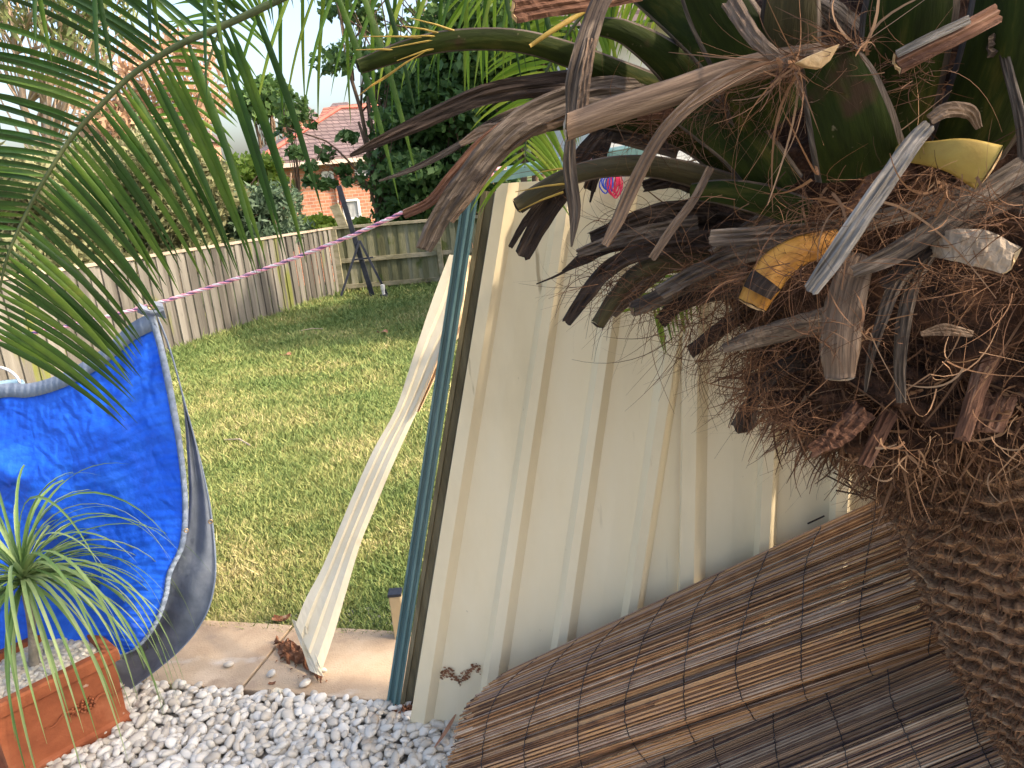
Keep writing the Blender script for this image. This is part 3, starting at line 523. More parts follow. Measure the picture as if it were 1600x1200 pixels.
# ================================================================== TREES
def leaf_cloud(clumps, n, size, elong=1.6, flat=.0, tipdown=0.):
    """clumps: (centre, radius xyz, weight)"""
    Wt = np.array([c[2] for c in clumps], float); Wt /= Wt.sum(); idx = rng.choice(len(clumps), n, p=Wt)
    C = np.array([c[0] for c in clumps])[idx]; Rr_ = np.array([c[1] for c in clumps])[idx]
    d = rng.normal(size=(n, 3)); d /= np.linalg.norm(d, axis=1, keepdims=True); rr = rng.random((n, 1))**.45; Pn = C+d*rr*Rr_
    ax = rng.normal(size=(n, 3)); ax[:, 2] -= tipdown; ax /= np.linalg.norm(ax, axis=1, keepdims=True); sd_ = np.cross(ax, rng.normal(size=(n, 3))); sd_ /= np.linalg.norm(sd_, axis=1, keepdims=True)
    s = (size*(.6+.8*rng.random(n)))[:, None]
    V = np.stack([Pn-ax*s*elong/2, Pn+sd_*s/2, Pn+ax*s*elong/2, Pn-sd_*s/2], 1).reshape(-1, 3)
    cl = rng.random(len(clumps))[idx]
    return V, np.arange(4*n).reshape(-1, 4), np.repeat(np.clip(.45*cl+.55*rng.random(n), 0, 1), 4)
def clumps_in(box_px, Y, n, rad, dy=1., shape=None):
    """leaf clumps inside a silhouette given by a function or ellipse"""
    x0, y0, x1, y1 = box_px; out = []
    while len(out) < n:
        u, v = random.random(), random.random()
        if (2*u-1)**2+(2*v-1)**2 > 1.05 and shape != 'box': continue
        p = P(x0+(x1-x0)*u, y0+(y1-y0)*v, Y+random.gauss(0, dy)); r = rad*random.uniform(.5, 1.4); out.append((p, (r*1.15, r, r*.8), r**2))
    return out
def tree(name, label, box, Y, n, size, lm, bm_='bark', ncl=40, rad=.5, dy=.8, stems=None, srad=.06, elong=1.6, shape=None, grp=None, tipdown=0., cat='tree'):
    x0, y0, x1, y1 = box; base = P((x0+x1)/2, y1, Y); g0 = base.copy(); g0[2] = gz(Y)
    t = thing(name, label, cat, g0, grp); cl = clumps_in(box, Y, ncl, rad, dy, shape)
    V, F, r = leaf_cloud(cl, n, size, elong, tipdown=tipdown); fast('crown', V, F, M[lm], t, r)
    mb = MB(); st_ = stems or 3
    if isinstance(st_, int):
        ss = []
        for k in range(st_):
            b = g0+V3(random.gauss(0, .15), random.gauss(0, .1), 0); c = cl[random.randrange(len(cl))][0]; ss.append([b, b*.4+c*.6+V3(random.gauss(0, .1), 0, -.15), c])
    else:
        ss = [PX(s) for s in st_]
        for s in ss:
            q = s[0].copy(); q[2] = min(q[2], gz(Y)); s.insert(0, q) if s[0][2] > gz(Y)+.1 else None
    for s in ss:
        sp = spline(s, 12); sp[1:-1] += rng.normal(size=(10, 3))*srad*.35; mb.tube(sp, np.linspace(srad, srad*.35, 12)*1., 7)
    for k in range(len(cl)):
        c = cl[k][0]; s = ss[k % len(ss)]; q = spline(s, 12)[random.randint(4, 10)]; mid = (c+q)/2+V3(0, 0, -.08); mb.tube([q, mid, c], [srad*.3, srad*.2, srad*.08], 4)
    mb.build('trunk', M[bm_], t, smooth=True); return t
# big dark trees behind the back fence
tree('evergreen_tree', 'tall dark evergreen tree with several brown stems left of the dry hanging palm strips', (610, 90, 690, 350), 18.2, 11000, .11, 'leaf_dark', ncl=46, rad=.55, stems=[[(612, 345, 18.2), (596, 250, 18.2), (590, 140, 18.2)], [(600, 345, 18), (583, 260, 18), (575, 150, 18)], [(618, 330, 18.1), (604, 230, 18), (610, 60, 18)], [(590, 350, 18), (585, 280, 18), (560, 190, 18)]], srad=.085, shape='box')
tree('evergreen_tree', 'densest dark evergreen behind the back fence and leaning teal post', (650, 40, 800, 360), 17.6, 13000, .11, 'leaf_dark', ncl=60, rad=.6, stems=[[(740, 340, 17.6), (715, 200, 17.6), (735, 90, 17.6)], [(755, 340, 17.8), (760, 200, 17.8), (790, 40, 17.6)], [(700, 340, 17.6), (690, 220, 17.6), (700, 120, 17.6)]], srad=.09, shape='box')
tree('evergreen_tree', 'open sky-lit tree crown above the dark evergreens, thin trunks', (510, -120, 720, 100), 19.5, 4200, .12, 'leaf_mid', ncl=50, rad=.36, dy=1.2, stems=[[(640, 345, 19.5), (625, 180, 19.5), (600, -60, 19.5)], [(690, 345, 19.5), (668, 150, 19.5), (690, -80, 19.5)], [(600, 340, 19.5), (560, 160, 19.5), (520, -30, 19.5)]], srad=.08, shape='box')
tree('evergreen_tree', 'mid green tree behind the top of the palm crown', (690, -150, 960, 130), 16.5, 12000, .11, 'leaf_mid', ncl=60, rad=.5, stems=3, srad=.09, shape='box')
tree('leaning_sapling', 'sparse branch tree leaning left across the brick house wall', (455, 190, 560, 300), 17.6, 620, .10, 'leaf_dark', ncl=12, rad=.17, dy=.3, stems=[[(582, 305, 17.6), (545, 275, 17.6), (505, 255, 17.6)], [(582, 305, 17.6), (520, 230, 17.6), (450, 200, 17.6)]], srad=.035)
tree('small_leafy_tree', 'small tree with dark round leaves standing before the grey tiled roof', (425, 140, 475, 215), 19, 330, .12, 'leaf_mid', ncl=16, rad=.22, dy=.3, stems=[[(470, 340, 19), (462, 250, 19), (440, 160, 19)]], srad=.05)
tree('blue_green_tree', 'feathery blue green small tree behind the left timber fence', (318, 306, 462, 398), 14.6, 9000, .05, 'leaf_blue', ncl=45, rad=.34, dy=.4, stems=[[(405, 390, 14.6), (420, 320, 14.6), (400, 250, 14.6)], [(400, 390, 14.6), (380, 320, 14.6), (345, 270, 14.6)], [(420, 390, 14.6), (450, 330, 14.6), (455, 270, 14.6)]], srad=.045, elong=3.2)
tree('lime_shrub', 'bright lime green shrub over the fence before the brick wall', (445, 346, 575, 378), 17.4, 6500, .09, 'leaf_lime', ncl=26, rad=.24, dy=.3, cat='shrub', srad=.03)
tree('lime_shrub', 'yellow green bush top between the blue green tree and house corner', (368, 250, 440, 330), 20, 4500, .10, 'leaf_lime', ncl=20, rad=.4, dy=.3, cat='shrub', srad=.03)
tree('olive_shrub', 'wide feathery olive green wattle behind the near left timber fence', (110, 215, 350, 420), 13.4, 34000, .045, 'leaf_olive', ncl=85, rad=.42, dy=.4, cat='shrub', srad=.03, elong=3.4)
tree('olive_shrub', 'olive scrub at the left picture edge behind the fence', (-140, 250, 150, 480), 10.2, 26000, .04, 'leaf_olive', ncl=60, rad=.4, dy=.5, cat='shrub', srad=.03, elong=3.4)
tree('distant_tree', 'round green tree on the skyline left of the arching frond', (128, 172, 240, 245), 36, 5000, .22, 'leaf_mid', ncl=24, rad=.7, dy=.6, srad=.12)
tree('distant_tree', 'dark green tree behind the grey tiled roof', (385, 135, 435, 178), 38, 3500, .22, 'leaf_mid', ncl=24, rad=.65, dy=.6, srad=.12)
tree('dying_gum_tree', 'gum tree with dry orange leaves and pale bent trunk behind the fronds', (120, 60, 345, 240), 16, 1700, .075, 'leaf_dead', 'palebark', ncl=60, rad=.4, dy=.5, stems=[[(250, 292, 16), (272, 262, 16), (282, 210, 16), (262, 150, 16)], [(252, 290, 16), (275, 225, 16), (320, 150, 16)], [(190, 300, 16), (198, 190, 16), (180, 110, 16)]], srad=.10, elong=3.5, tipdown=1.)
tree('gum_tree', 'tall thin gum tree with drooping leaves at the top left corner', (-60, -120, 205, 80), 13, 2300, .055, 'leaf_gum', 'palebark', ncl=50, rad=.4, dy=.5, stems=[[(75, 330, 13), (78, 200, 13), (92, 60, 13), (110, -60, 13)], [(76, 300, 13), (40, 150, 13), (10, 0, 13)]], srad=.09, elong=4.5, tipdown=1.5, shape='box')
tree('evergreen_tree', 'broad green tree added right of the yard behind the cream panels for shade', (1000, -80, 1500, 420), 12, 16000, .12, 'leaf_mid', ncl=60, rad=.8, dy=.9, srad=.12, shape='box')  # tree added behind panels and palm to shade the back fence
# ================================================================== ROPE
rl = [(790,262,2.20),(757,270,2.17),(735,287,2.2),(660,318,2.26),(545,370,2.33),(400,425,2.4),(245,474,2.44),(120,506,2.5),(0,530,2.56),(-160,560,2.62)]
rc = spline(PX(rl), 340); T = np.gradient(rc, axis=0); T /= np.linalg.norm(T, axis=1, keepdims=True); u = np.cross(T, (0, 0, 1)); u /= np.linalg.norm(u, axis=1, keepdims=True); v = np.cross(T, u)
sl_ = np.concatenate([[0], np.cumsum(np.linalg.norm(np.diff(rc, axis=0), axis=1))])
rt = thing('rope', 'pink, white and navy twisted rope strung from the teal post over the tarp', 'rope', rc[10])
for k, m_ in enumerate(('rp', 'rw', 'rp', 'rb')):
    q = sl_*95+k*math.pi/2; mb = MB(); mb.tube(rc+.0034*(u*np.cos(q)[:, None]+v*np.sin(q)[:, None]), .0016 if m_ == 'rb' else .0033, 6); mb.build('strand', M[m_], rt, smooth=True)
mb = MB(); c = P(757, 272, 2.165)
for k in range(3): mb.tube([c+V3(math.cos(a)*.022, math.sin(a)*.02, .006*k+.004*math.sin(a*2)) for a in np.linspace(0, 6.3, 20)], .0045, 6)
mb.build('knot', M['rp'], rt, smooth=True)
# red and blue cord bundle hanging behind the crown
t = thing('cord_bundle', 'red and blue looped cords hanging at the top of the fence panel behind the palm', 'cord', P(962, 275, 1.98))
for m_, n_ in (('yarn', 9), ('yarnb', 4)):
    mb = MB()
    for k in range(n_):
        x = 958+random.uniform(-6, 8)-(6 if m_ == 'yarnb' else 0); d = random.uniform(25, 42)
        mb.tube(spline(PX([(x, 268, 1.93), (x-random.uniform(5, 10), 268+d*.6, 1.92), (x, 268+d, 1.92), (x+random.uniform(4, 9), 268+d*.6, 1.92), (x+3, 266, 1.93)]), 16), .0018, 5)
    mb.build('cord', M[m_], t)
mb = MB(); mb.grid([[P(900+u*34+4*math.sin(v*7), 236+v*22+4*math.sin(u*5), 1.97+.01*math.sin(u*9+v*4)) for v in np.linspace(0, 1, 6)] for u in np.linspace(0, 1, 10)])
tag(mb.build('cloth', mat('floral_cloth', [(0, (.6,.1,.15)), (.45, (.7,.35,.4)), (.55, (.7,.7,.68)), (1, (.25,.5,.4))], 60, bump=0)), 'small pink and white printed cloth on the fence top behind the dry strip', 'cloth')
# ================================================================== TARP
def wr(x, y, a=1.):
    th = math.atan2(y-480, x-238); r = math.hypot(x-238, y-480)
    f = .020*math.sin(th*11+.6)*math.exp(-r/260)*min(1, r/60)
    f += .030*math.sin((y*.9+x*.38-40*math.sin(x*.018))*.021)*min(1, (y-480)/250.)
    f += .012*math.sin((x*1.1-y*.5)*.035+2*math.sin(y*.012))+.004*math.sin(x*.05+y*.03+3*math.sin(y*.02))+.002*math.sin(x*.06-y*.11+2*math.sin(x*.03))
    q = (y-(735-.28*x+25*math.sin(x*.03)))/16.; f += .022*math.exp(-q*q) if x < 190 else .022*math.exp(-q*q)*math.exp(-(x-190)/20)
    q = (x-(200-.25*(y-600)))/14.; f += .016*math.exp(-q*q)*math.exp(-((y-640)/90.)**2)
    return f*a*.55
tt = thing('blue_tarp', 'blue tarpaulin with grey underside folded over the rope and hanging to the paving', 'tarpaulin', G(195, 1080))
top = spline([(-200,670),(-90,632),(0,602),(45,600),(78,592),(112,577),(160,547),(203,508),(240,487)], 90)
rgt = spline([(240,488),(256,545),(272,620),(285,700),(293,790),(288,850),(268,895),(262,930),(245,975),(215,1012),(185,1024)], 90)
def tarppt(u, v):                # u 0..1 left-right, v 0..1 top-bottom
    a = top[int(round(u*89))]; b = rgt[int(round(v*89))]; bot = np.array([-200+385*u, 1034-10*u]); lf = np.array([-200, 670+364*v])
    c = (1-v)*a+v*bot+(1-u)*lf+u*b-((1-u)*(1-v)*top[0]+u*(1-v)*top[-1]+(1-u)*v*np.array([-200, 1034])+u*v*rgt[-1])
    return c
nu, nv = 150, 130; rows = []
def tY(x, y, u, v): return 2.46+.10*(1-u)-.16*v*v*(1-.3*u)-.07*math.sin(v*3.0)*u*.6
for i in range(nu):
    row = []
    for k in range(nv):
        u, v = i/(nu-1), k/(nv-1); x, y = tarppt(u, v); e = min(1, (1-u)*9)
        row.append(P(x, y, tY(x, y, u, v)-wr(x, y)*(.25+.75*e)))
    rows.append(row)
mb = MB(); mb.grid(rows); mb.build('sheet', M['tarp'], tt, smooth=True)
def hem(cols, nm):
    mb = MB(); mb.grid(cols); return mb.build(nm, M['hem'], tt, smooth=True, solid=.002)
Rw = np.array(rows)
cols = []
for i in range(0, nu):
    a, b = Rw[i, 0], Rw[i, 6]; cols.append([a+V3(0, -.004, .004), a*.5+b*.5+V3(0, -.008, 0), b+V3(0, -.005, 0)])
hem(cols, 'hem')
cols = []
for k in range(nv):
    v = k/(nv-1); a = Rw[-1, k]; b = Rw[-1, k]*(1-.5)+Rw[-5, k]*.5; dd = nrm(Rw[-6, k]-a); wd = .022-.012*v
    cols.append([a+V3(.002, -.003, 0)-dd*.002, a+dd*wd*.5+V3(0, -.010, 0), a+dd*wd+V3(0, -.006, 0)])
hem(cols, 'hem')
L2 = spline([(241,486),(262,540),(285,620),(296,700),(302,790),(296,850),(275,900),(268,940),(240,990),(205,1016),(150,1030)], 90)
R2 = spline([(243,485),(266,545),(292,640),(316,730),(330,800),(337,870),(335,915),(322,960),(292,1004),(250,1042),(190,1086)], 90)
rows = []
for k in range(90):
    v = k/89; row = []
    for i in range(26):
        u = i/25*1.25-.25; x, y = L2[k]*(1-u)+R2[k]*u; row.append(P(x, y, 2.49-.06*v+.09*math.sin(max(0, v-.55)*3.2)*(1-abs(u))-.008*math.sin(u*8+v*6)-.5*wr(x*1.3, y)))
    rows.append(row)
mb = MB(); mb.grid(rows); mb.build('underside_flap', M['tarpgrey'], tt, smooth=True)
Rw2 = np.array(rows); cols = [[Rw2[k, -1]+V3(.003, -.003, 0), Rw2[k, -1]*.93+Rw2[k, -5]*.07+V3(-.001, -.006, 0)] for k in range(90)]
hem(cols, 'edge_piping')
def ring(c, r, rr, nml, m_, par, nm):
    n = nrm(nml); a = nrm(np.cross(n, (0, 0, 1))); b = np.cross(n, a); mb = MB()
    mb.tube([c+r*(a*math.cos(q)+b*math.sin(q)) for q in np.linspace(0, 2*math.pi, 20)], rr, 6, cap=False); return mb.build(nm, M[m_], par, smooth=True)
ring(P(329, 815, 2.44), .0065, .0022, (.3, -1, 0), 'brass', tt, 'eyelet'); ring(P(291, 829, 2.30), .006, .002, (.3, -1, 0), 'brass', tt, 'eyelet')
# dark folded corner over the rope with its eyelet
mb = MB(); cr_ = [[P(215+u*40, 472+8*u+v*(16-8*u)+6*math.sin(u*3.), 2.425-.02*math.sin(v*3.1)) for v in np.linspace(0, 1, 6)] for u in np.linspace(0, 1, 9)]
mb.grid(cr_); mb.build('corner_fold', M['tarpgrey'], tt, solid=.002)
mb = MB(); mb.grid([[P(238+u*16+v*6, 470+v*24+u*4, 2.42-.01*math.sin(v*4)) for v in np.linspace(0, 1, 5)] for u in np.linspace(0, 1, 4)]); mb.build('corner_fold', M['tarpgrey'], tt, solid=.002)
ring(P(236, 479, 2.395), .009, .003, (.1, -1, 0), 'brass', tt, 'eyelet')
t = thing('plastic_tub', 'pale blue plastic tub rim showing above the tarp edge', 'tub', P(5, 610, 2.62))
mb = MB(); c = P(-4, 606, 2.75); prof = [(.065, -.25), (.08, -.02), (.088, 0), (.085, .008), (.075, 0), (.06, -.22)]
mb.grid([[c+V3(r*math.cos(a), r*math.sin(a), z) for (r, z) in prof] for a in np.linspace(0, 2*math.pi, 40)]); mb.build('bucket', M['tub'], t, smooth=True)
mb = MB(); mb.tube([c+V3(.085*math.cos(a), 0, .01+.07*math.sin(a)) for a in np.linspace(0, math.pi, 20)], .005, 6); mb.build('handle', M['white'], t, smooth=True)
# ================================================================== PLANTER
Bb = G(205, 1130); Ab = G(22, 1232); zt = P(183, 1015, Bb[1]-.01)[2]; Ct = G(103, 970, zt); Bt = G(186, 1018, zt)
ex = nrm((Bb-Ab)*V3(1, 1, 0)); ln = np.linalg.norm((Bb-Ab)[:2]); eyv = V3(-ex[1], ex[0], 0); wd_ = abs(np.dot(Ct-Bt, eyv)); wd_ = max(.17, min(.32, wd_))
def rect(o_, z, inset=0.): # planter horizontal rectangle at height z, grown by o_
    a = Ab-ex*o_-eyv*o_; b = Bb+ex*o_-eyv*o_; c = Bb+ex*o_+eyv*(wd_+o_); d = Ab-ex*o_+eyv*(wd_+o_)
    return [V3(p[0], p[1], z) for p in (a, b, c, d)]
pt = thing('planter', 'rectangular terracotta planter with moulded rim holding the strap leaved plant', 'planter', (Ab+Bb)/2)
mb = MB(); H_ = zt
prof = [(.006, 0), (.008, .03), (.002, .035), (-.004, .04), (0, H_-.055), (.004, H_-.05), (.014, H_-.045), (.016, H_-.008), (.010, H_), (-.018, H_), (-.022, H_-.006), (-.026, .03)]
def subd(rc_, n=10):
    out = []
    for i in range(4):
        a, b = rc_[i], rc_[(i+1) % 4]
        for k in range(n): out.append(a+(b-a)*k/n)
    out.append(rc_[0]); return out
mb.grid([subd(rect(o_, z)) for o_, z in prof][::-1]); mb.build('pot', M['terra'], pt, bevel=0)
mb = MB(); mb.grid([[rect(-.026, .035)[0]*(1-u)+rect(-.026, .035)[1]*u+(rect(0, 0)[3]-rect(0, 0)[0])*v*.8 for v in (0, 1)] for u in (0, 1)]); mb.build('pot_floor', M['terra'], pt)
mb = MB(); fc = (Ab+Bb)/2+V3(0, 0, H_*.5)-eyv*.006+ex*.06
for k in range(26):
    a = k*2.4; r = .006*math.sqrt(k); c = fc+ex*r*1.5*math.cos(a)+V3(0, 0, r*math.sin(a)*.8); mb.tube([c-eyv*.004, c+eyv*.002], [.003, .006], 6)
for sg in (-1, 1):
    mb.tube(spline([fc+ex*sg*(.03+.09*u)+V3(0, 0, .012*math.sin(u*6)) for u in np.linspace(0, 1, 8)], 24), np.linspace(.006, .002, 24), 6)
mb.build('moulded_swag', M['terra'], pt, smooth=True)
cen = (Ab+Bb)/2+eyv*wd_/2; pts = []
for k in range(1500):
    p = Ab+ex*random.uniform(.02, ln-.02)+eyv*random.uniform(.02, wd_-.02); p[2] = H_-.045+random.random()*.02; pts.append(p)
pts = np.array(pts); S = np.stack([.013+.005*rng.random(len(pts)), .010+.003*rng.random(len(pts)), .007+.003*rng.random(len(pts))], 1)
tag(pebbles(pts, S, 'planter_pebbles'), 'white pebbles filling the terracotta planter', 'pebbles', kind='stuff')
# strap leaved plant
hb = P(52, 1030, float(cen[1])); hb[2] = H_-.04; hd = P(38, 905, float(cen[1]))
pl = thing('potted_plant', 'plant with long drooping strap leaves growing in the terracotta planter', 'plant', hb)
mb = MB(); mb.tube(spline([hb, hb+V3(0, 0, .03), hb*.5+hd*.5+V3(.004, 0, 0), hd], 14), [.034,.036,.03,.022,.017,.015,.014,.014,.013,.013,.013,.014,.015,.016], 12); mb.build('stem', M['ponystem'], pl, smooth=True)
def leaflet_mesh(B, D, Ln, Wd, droop, K=9, side=None, fold=.3, prof=None, tw=.0):
    """vectorised drooping folded leaflets. B,D (N,3); Ln,Wd,droop (N,)"""
    N = len(B); pos = B.copy(); d = D/np.linalg.norm(D, axis=1, keepdims=True); L = [pos.copy()]; ds = (Ln/(K-1))[:, None]; TT = [d.copy()]
    g = np.array([0, 0, -1.])
    for k in range(K-1):
        d = d+g*(droop[:, None]*ds*(1+1.2*k/K)); d /= np.linalg.norm(d, axis=1, keepdims=True); pos = pos+d*ds; L.append(pos.copy()); TT.append(d.copy())
    L = np.stack(L, 1); TT = np.stack(TT, 1)
    if side is None: s0 = np.cross(D, g)+rng.normal(size=(N, 3))*.12
    else: s0 = side
    s0 = np.repeat(s0[:, None, :], K, 1); s0 = s0-TT*np.sum(s0*TT, 2, keepdims=True); s0 /= np.linalg.norm(s0, axis=2, keepdims=True)+1e-9
    nn = np.cross(TT, s0)
    if tw: 
        ang = (rng.normal(size=(N, 1, 1))*tw)*np.linspace(0, 1, K)[None, :, None]; s0, nn = s0*np.cos(ang)+nn*np.sin(ang), nn*np.cos(ang)-s0*np.sin(ang)
    pr = np.interp(np.linspace(0, 1, K), [0, .08, .35, .7, 1], prof or [.35, .8, 1, .72, .04])[None, :, None]; W = Wd[:, None, None]*pr*.5
    V = np.stack([L-s0*W+nn*W*fold, L-nn*W*fold*.4, L+s0*W+nn*W*fold], 2).reshape(-1, 3)
    base = (np.arange(N)*K*3)[:, None]+np.arange(K-1)[None, :]*3
    F1 = np.stack([base, base+1, base+4, base+3], 2).reshape(-1, 4); F2 = np.stack([base+1, base+2, base+5, base+4], 2).reshape(-1, 4)
    return V, np.concatenate([F1, F2]), K*3
n = 150; az = rng.random(n)*6.283; el = R(-8)+R(88)*rng.random(n)
D = np.stack([np.cos(az)*np.cos(el), np.sin(az)*np.cos(el), np.sin(el)], 1); B = hd+D*.012+np.array([0, 0, 1])*rng.normal(size=(n, 1))*.010
V, F, k3 = leaflet_mesh(B, D, .42+.38*rng.random(n), .009+.006*rng.random(n), 2.6+2.4*rng.random(n), K=16, fold=.35, prof=[.9, 1, .85, .5, .04])
fast('leaves', V, F, M['pony'], pl, np.repeat(np.clip(rng.random(n)*.75+(rng.random(n) > .92)*.3, 0, 1), k3), smooth=True)
# ================================================================== REED SCREENS
def reed_screen(name, label, Lc, Rc, n, mtl, rad, wires, bulge=.0, nlay=3, loc=None, seed=1, ragged=.03, fold=None, cat='reed screen'):
    rs = np.random.default_rng(seed); Lp, Rp = spline(PX(Lc), 400), spline(PX(Rc), 400)
    t = thing(name, label, cat, loc); K = 12; Vs, Fs, Rs = [], [], []; NS = 5; cnt = 0; fd = CM@np.array([0, 0, -1.])
    def surf(u, v):
        i = np.clip(v, 0, 1)*399; a = Lp[int(i)]; b = Rp[int(i)]; p = a*(1-u)+b*u
        away = nrm(p-EYE); off = bulge*math.sin(math.pi*np.clip(v, 0, 1))*math.sin(math.pi*min(1, u+.15))
        if fold: off += fold(u, v)
        return p-away*off
    for lay in range(nlay):
        nn_ = n if lay == 0 else int(n*1.9)
        for k in range(nn_):
            v = (k+rs.normal()*.35)/nn_; v = min(max(v, 0), 1); u0 = -rs.random()*ragged+rs.random()**4*.03; u1 = 1+rs.random()*.02; rr = rad*(.65+.7*rs.random()**1.5)*(1 if lay == 0 else 1.25)
            if rs.random() < .10: u0 += rs.random()*.5
            if rs.random() < .10: u1 -= rs.random()*.5
            uu = np.linspace(u0, u1, K); dv = rs.normal()*.0022; ph = rs.random()*6
            pts = np.array([surf(q, v+dv*math.sin(q*5+ph)) for q in uu]); aw = np.array([nrm(p-EYE) for p in pts]); pts = pts+aw*(lay*rad*3.2+rs.random()*rad*2.2)+rs.normal(size=3)*.0006
            Tn = np.gradient(pts, axis=0); Tn /= np.linalg.norm(Tn, axis=1, keepdims=True); s1 = np.cross(Tn, aw); s1 /= np.linalg.norm(s1, axis=1, keepdims=True); s2 = np.cross(Tn, s1)
            tp = np.linspace(1, .85, K)[:, None]*rr
            for j in range(NS):
                q = 2*math.pi*j/NS+ph; Vs.append(pts+(s1*math.cos(q)+s2*math.sin(q))*tp)
            b = cnt*NS*K
            for j in range(NS):
                for i in range(K-1): Fs.append((b+j*K+i, b+j*K+i+1, b+((j+1) % NS)*K+i+1, b+((j+1) % NS)*K+i))
            Rs.append(np.full(NS*K, rs.random())); cnt += 1
    fast('reeds', np.concatenate(Vs), np.array(Fs), M[mtl], t, np.concatenate(Rs), smooth=True)
    for u in wires:
        mb = MB(); pp = np.array([surf(u+.005*math.sin(v*9+u*30)+.0008*rs.normal(), v) for v in np.linspace(0, 1, 90)]); aw = np.array([nrm(p-EYE) for p in pp])
        sgn = .0012*np.sin(np.arange(90)*2.4); mb.tube(pp-aw*(rad*.9+sgn[:, None]), .0013, 4); mb.build('tie_wire', M['wire'], t)
    return t
def f1(u, v):
    o_ = .0
    for (a, b, dp, wdt) in ((.30, .22, .03, .03), (.55, .50, .035, .022), (.80, .74, .05, .018)):
        q = (v-(a*(1-u)+b*u))/wdt; o_ -= dp*math.exp(-q*q)*min(1, u*2+.25)
    return o_+.010*math.sin(v*23+u*3)
reed_screen('reed_screen', 'large brown reed screen heaped against the cream panels left of the palm trunk',
    [(796,1048,1.94),(765,1072,1.92),(738,1100,1.90),(720,1140,1.87),(710,1180,1.88),(704,1215,1.85),(704,1250,1.82),(715,1290,1.80),(750,1320,1.90)],
    [(1500,722,1.72),(1500,755,1.68),(1500,800,1.62),(1502,850,1.58),(1503,900,1.55),(1505,945,1.54),(1503,985,1.58),(1500,1015,1.67),(1496,1030,1.80)], 76, 'reed', .0021,
    [.07,.18,.29,.40,.51,.62,.73,.84,.95], bulge=.10, loc=G(760, 1180), seed=3, ragged=.02, fold=f1)
def f2(u, v):
    q = (v-(.45-.05*u))/.03; return -.03*math.exp(-q*q)+.012*math.sin(v*17)
reed_screen('reed_screen', 'greyer reed screen lying under the big reed heap at the foot of the palm',
    [(900,1215,1.82),(905,1270,1.72),(925,1340,1.60),(960,1420,1.56),(1010,1500,1.54)],
    [(1640,905,1.70),(1660,960,1.57),(1690,1030,1.43),(1720,1110,1.38),(1760,1200,1.34)], 80, 'reed_grey', .0020, [.08,.2,.32,.44,.56,.68,.8,.92], bulge=.03, loc=G(1150, 1300), seed=5, fold=f2)
mb = MB()
for (a, b) in (((1290,742,1.80),(1368,782,1.76)), ((1302,738,1.80),(1375,776,1.75)), ((1306,766,1.80),(1352,775,1.76)), ((1322,752,1.79),(1348,780,1.78)), ((1262,818,1.82),(1288,806,1.80))):
    mb.tube(PX([a, b]), .0024, 5)
tag(mb.build('reed_bundle', M['pdark']), 'few loose dark reeds sticking out above the reed heap beside the trunk', 'reeds')
t = thing('gum_leaf', 'long curved red brown gum leaf on the pebbles at the reed screen end', 'leaf', G(690, 1140))
mb = MB(); cl = spline([G(676, 1172, .03), G(692, 1150, .045), G(704, 1130, .05), G(713, 1114, .055)], 12)
mb.grid([[c+V3(1, .1, .15)*w_*wd2 for w_ in (-1, 0, 1)] for c, wd2 in zip(cl, .009*np.sin(np.linspace(.15, 3.0, 12)))]); mb.build('blade', M['dryleaf'], t)
mb = MB(); mb.tube([G(662, 1136, .03), G(690, 1138, .035), G(722, 1137, .05)], .0018, 5); tag(mb.build('twig', M['caprail']), 'thin pale twig lying on pebbles crossing the gum leaf', 'twig')
# ================================================================== PALM
trb = [(1556,700,1.36),(1566,760,1.36),(1600,880,1.36),(1640,1000,1.35),(1688,1100,1.34),(1740,1200,1.33)]
tp3 = PX(trb); dd = nrm(tp3[-1]-tp3[-2]); end = tp3[-1]+dd*(tp3[-1][2]+.05)/(-dd[2]); axis = spline([tp3[0]+V3(0, 0, .45), tp3[0]+V3(0, 0, .2)]+tp3+[end], 170)
palm = thing('palm_tree', 'big palm at right with shaggy fibre crown, cut frond stubs and arching green fronds', 'palm tree', (end[0], end[1], 0))
nA = 150; Z = np.linspace(0, 1, 170); rows = []
s_len = np.concatenate([[0], np.cumsum(np.linalg.norm(np.diff(axis, axis=0), axis=1))]); rings = []; RR_ = []
for i in range(170):
    row = []; rr_ = []
    for k in range(nA):
        a = 2*math.pi*k/nA; s = s_len[i]+.014*math.sin(a*3+1)+.008*math.sin(a*7+i*.01)+.004*math.sin(a*19+i*.05)
        pz = s/.041; ph = pz-math.floor(pz); ring_i = math.floor(pz); lob = min(1, abs(math.sin(a*5.3+ring_i*2.1)+.6*math.sin(a*11+ring_i*4.7)+.35*math.sin(a*27+ring_i*1.3)))**.6
        rr_.append(min(1, max(0, .12+.9*(1-ph)**2.2*(.7+.3*lob)+random.gauss(0, .12)))); h = .184+.030*(1-ph)**1.5*(.6+.4*lob)+.006*math.sin(a*23+ring_i*5)*math.sin(s*160)+.004*math.sin(a*51+s*333)+.008*random.random()
        h += .05*math.exp(-max(0, s_len[i]-.42)/.12) if s_len[i] > .3 else .04
        row.append(axis[i]+V3(math.cos(a)*h, math.sin(a)*h, 0))
    row.append(row[0]); rr_.append(rr_[0]); RR_.append(rr_); rows.append(row)
mb = MB(); mb.grid(rows); TRK = np.array(rows); mb.r = np.array(RR_).ravel().tolist(); mb.build('trunk', M['trunk'], palm)
mrk = len(mb.v)
